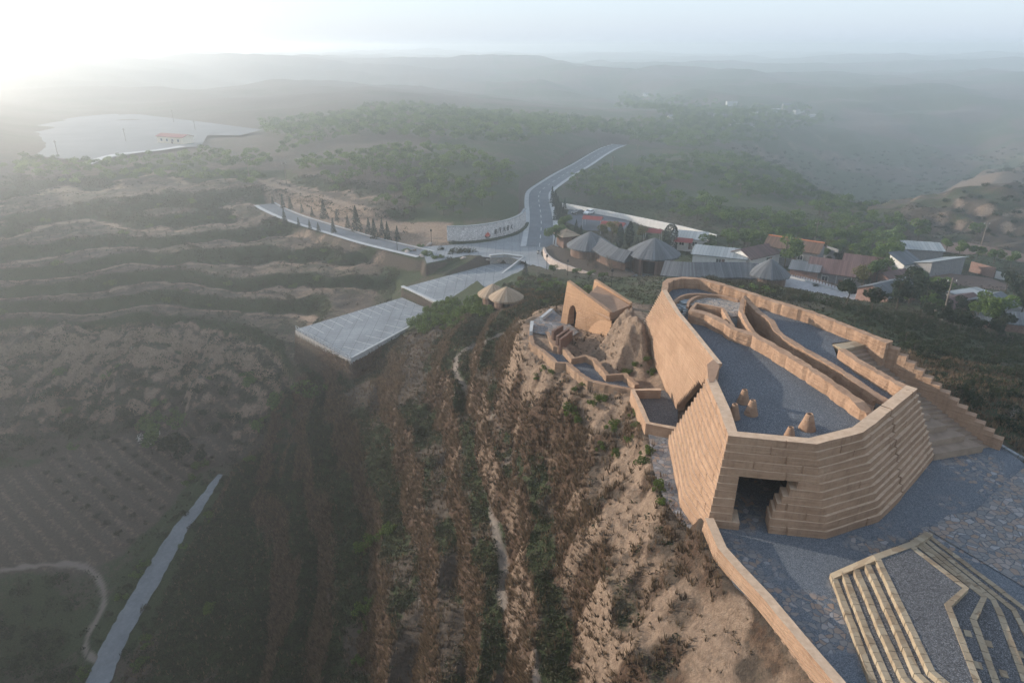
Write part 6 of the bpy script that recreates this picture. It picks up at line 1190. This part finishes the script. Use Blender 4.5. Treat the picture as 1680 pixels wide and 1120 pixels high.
for u, v in sap:
    p = hit(u, v)
    if poly_sd(np.array([p[0]]), np.array([p[1]]), FPX_)[0] < 0 and ns < 110: ns += 1; tree('field_sapling', 'scrubtree', p, rnd.uniform(.45, .8), 'low orchard sapling in the rows of the brown gully field', 'sapling', 'sapling rows of the gully field')
print('saplings', ns)
# left terraces: fruit trees on the ledges, yellow-green bushes on the lips
LT = place([(0,330),(150,335),(300,330),(420,345),(500,385),(620,405),(650,440),(640,480),(480,525),(300,545),(100,560),(0,560)], 5.4, 40, .4, .35, 1.0)
k = samp(rise_l, LT[:, 0], LT[:, 1]); fl = LT[(k < .3)]; edge_ = LT[k >= .3]
for i, p in enumerate(fl[np.argsort(np.hypot(fl[:, 0], fl[:, 1]))][:250]): bare_tree('terrace_fruit_tree', p, rnd.uniform(.9, 1.5), 'leafless dark fruit tree on the terraced left hillside', 'fruit trees on the left terraces', BARE_D)
for p in edge_[:150]: tree('terrace_bush', 'scrubtree' if rnd.random() < .6 else 'brightbush', p, rnd.uniform(.6, 1.2), 'yellow-green bush on a terrace lip of the left hillside', 'shrub', 'bushes on the left terrace lips')
print('terrace', len(fl), len(edge_))
for p in place([(0,610),(120,600),(300,590),(480,600),(560,640),(470,690),(400,700),(300,705),(150,740),(0,765)], 5.0, 41, .45, .2, .8): tree('ravine_bush', rnd.choice(['darkbush', 'darkbush', 'bush', 'scrubtree']), p, rnd.uniform(.9, 2.5), 'dark bush on the shaded loess wall of the gully', 'shrub', 'bushes on the gully wall')
for p in place([(0,950),(120,940),(150,980),(130,1050),(120,1120),(0,1120)], 3.6, 42, .45): tree('ravine_bush', 'darkbush', p, rnd.uniform(.9, 1.9), 'dark bush in the hollow inside the track loop', 'shrub', 'bushes inside the track loop')
for p in place([(1520,330),(1600,315),(1690,305),(1690,395),(1600,392),(1520,378)], 6, 43, .45): tree('bluff_bush', 'darkbush', p, rnd.uniform(.9, 1.6), 'dark shrub clinging to the orange bluff', 'shrub', 'shrubs on the orange bluff')

for a in np.linspace(0.03, .97, 26):
    i = int(a*(len(GULLY)-1)); q = GULLY[i]; d = GULLY[min(i+1, len(GULLY)-1)]-GULLY[max(i-1, 0)]; d /= np.hypot(d[0], d[1]); sd_ = rnd.choice((-1, 1, 1)); o_ = rnd.uniform(2.0, 3.4)*(1 if a > .3 else .8); x, y = q[0]+d[1]*o_*sd_, q[1]-d[0]*o_*sd_
    tree('verge_bush', rnd.choice(['darkbush', 'bush', 'scrubtree']), (x, y, float(H(x, y))), rnd.uniform(.5, 1.0), 'ragged bush on the verge of the concrete gully lane', 'shrub', 'bushes along the gully lane')
VX = place([(1290,425),(1350,410),(1450,425),(1500,440),(1590,500),(1640,520),(1600,540),(1500,520),(1400,485),(1320,460)], 5.2, 55, .48, .3, .5)
for p in VX: tree('village_tree', rnd.choice(['leafy', 'darktree', 'leafy', 'yellowtree']), p, rnd.uniform(.6, 1.15), 'yard tree standing between the village roofs', group='yard trees between the village roofs')
# ------------------------------------------------------------------ uncountable ground cover: straw, low scrub, stones
def points(n, x0, x1, y0, y1, seed):
    rg = np.random.default_rng(seed); x = rg.uniform(x0, x1, n); y = rg.uniform(y0, y1, n); return x, y, rg
def tufts(name, x, y, rg, mat, label, blades=7, L=(.25, .75), w=.045, droop=.5, along=None):
    n = len(x); z = H(x, y); t = rg.random(n); a = rg.random((n, blades))*6.28; l = rg.uniform(*L, (n, 1))*rg.uniform(.6, 1.2, (n, blades)); tilt = rg.uniform(.1, 1.0, (n, blades))*droop
    gx = (H(x+.5, y)-H(x-.5, y)); gy = (H(x, y+.5)-H(x, y-.5)); dx = np.cos(a)*tilt*l - (gx*.14)[:, None]*l; dy = np.sin(a)*tilt*l-(gy*.14)[:, None]*l; dz = l*np.sqrt(np.clip(1-tilt**2*.8, .1, 1))
    bx = x[:, None]+np.cos(a)*.08; by = y[:, None]+np.sin(a)*.08; bz = np.repeat(z[:, None]-.04, blades, 1); px, py = -np.sin(a)*w, np.cos(a)*w
    V = np.stack([np.stack([bx-px, by-py, bz], -1), np.stack([bx+px, by+py, bz], -1), np.stack([bx+dx, by+dy, bz+dz], -1)], 2).reshape(-1, 3)
    me = np_mesh(name, V, np.arange(len(V)).reshape(-1, 3)); me.materials.append(M[mat]); at = me.attributes.new('tint', 'FLOAT', 'POINT'); at.data.foreach_set('value', np.repeat(t, blades*3).astype(np.float32)); tag(link(name, me), label, kind='stuff'); print(name, len(x))
def clumps(name, x, y, rg, mat, label, m=14, r=(.3, .7), s=(.07, .16), flat=.7):
    n = len(x); z = H(x, y); rr = rg.uniform(*r, n); d = rg.normal(size=(n, m, 3)); d /= np.linalg.norm(d, axis=2)[..., None]; d[..., 2] = np.abs(d[..., 2])*flat; c = np.stack([x, y, z], -1)[:, None]+d*rr[:, None, None]*rg.uniform(.5, 1.05, (n, m, 1))
    V = quads(rg, c.reshape(-1, 3), rg.uniform(*s, n*m)).reshape(-1, 3); me = np_mesh(name, V, np.arange(len(V)).reshape(-1, 4)); me.materials.append(M[mat]); at = me.attributes.new('tint', 'FLOAT', 'POINT'); at.data.foreach_set('value', np.repeat(rg.random(n), m*4).astype(np.float32)); tag(link(name, me), label, kind='stuff'); print(name, n)
def keep(x, y, prob, rg, m=.3):
    k = (rg.random(len(x)) < prob) & (samp(track, x, y) < .3); x, y = x[k], y[k]; k = clear(x, y, m); return x[k], y[k]
# spur
x, y, rg = points(150000, -58, 16, 30, 128, 201); k = samp(hill, x, y) > .3; x, y = x[k], y[k]; d_, g_, b_ = samp(dry, x, y), samp(green, x, y), samp(bare, x, y)
xs, ys = keep(x, y, np.clip(.15+.85*d_-.75*b_, .03, 1)*np.clip(1.3-g_, .15, 1), rg); tufts('dry_grass', xs, ys, rg, 'straw', 'dry brown grass hanging over the hillside banks', 6, (.3, .8), .05)
x, y, rg = points(70000, -58, 16, 30, 132, 202); k = samp(hill, x, y) > .3; x, y = x[k], y[k]; g_, b_ = samp(green, x, y), samp(bare, x, y)
xs, ys = keep(x, y, np.clip(g_*.75-b_*.5, .01, 1), rg); h2 = rg.random(len(xs)) < .8; clumps('low_scrub', xs[h2], ys[h2], rg, 'leaf_scrub', 'low dull green scrub over the hillside ledges', 15, (.3, .75)); clumps('low_herbs', xs[~h2], ys[~h2], rg, 'leaf_dark', 'dark low herbs between the scrub', 14, (.25, .6))
# valley sides and terraces
x, y, rg = points(60000, -190, -30, 60, 260, 203); k = (samp(hill, x, y) < .3) & (samp(fm, x, y) < .2); x, y = x[k], y[k]
xs, ys = keep(x, y, np.clip(.10+.8*samp(rise_l, x, y)+.45*samp(cl, x, y)-.25*samp(bare, x, y)+.25*(samp(green, x, y)-.4), .03, 1), rg, .5); clumps('bank_scrub', xs, ys, rg, 'leaf_scrub', 'grey-green scrub on terrace banks and gully walls', 12, (.4, 1.1), (.12, .26), .8)
x, y, rg = points(40000, 14, 150, 70, 250, 204); k = samp(hill, x, y) < .5; x, y = x[k], y[k]; xs, ys = keep(x, y, .35*np.ones(len(x)), rg, .5); clumps('slope_grass', xs, ys, rg, 'leaf_scrub', 'rough grass and weeds on the slope round the village', 12, (.25, .7), (.08, .2), .6)
x, y, rg = points(26000, 30, 95, 38, 75, 205); xs, ys = keep(x, y, .6*np.ones(len(x)), rg, .3); tufts('slope_straw', xs, ys, rg, 'straw', 'pale dry grass between the dark shrubs', 6, (.25, .6), .05)
x, y, rg = points(50000, -30, 20, 24, 128, 206); k = (samp(hill, x, y) > .3); x, y = x[k], y[k]; xs, ys = keep(x, y, np.clip(samp(bare, x, y)*.22, 0, 1), rg); clumps('earth_clods', xs, ys, rg, 'straw', 'clods and weed stubble on the bare earth', 7, (.1, .3), (.05, .12), .5)
x, y, rg = points(9000, 16.0, 34, 40, 70, 207)
# ------------------------------------------------------------------ the morning haze
HX, HY0, HY1 = 3290, -890, 3590
zt_ = 36.0; zb_ = float(ZZ.min())-1.0
mb = MB(); mb.box((0, (HY0+HY1)/2, (zt_+zb_)/2), (2*HX, HY1-HY0, zt_-zb_)); 
hm_ = bpy.data.materials.new('haze'); hm_.use_nodes = True; t = hm_.node_tree; t.nodes.remove(t.nodes['Principled BSDF'])
vp = t.nodes.new('ShaderNodeVolumePrincipled'); vp.inputs['Color'].default_value = (.90, .96, 1.0, 1); vp.inputs['Density'].default_value = HAZE = .00094; vp.inputs['Anisotropy'].default_value = .74
t.links.new(vp.outputs[0], t.nodes['Material Output'].inputs['Volume'])
hz = mb.build('haze', hm_); tag(hz, 'thin morning haze over the whole valley', kind='stuff')
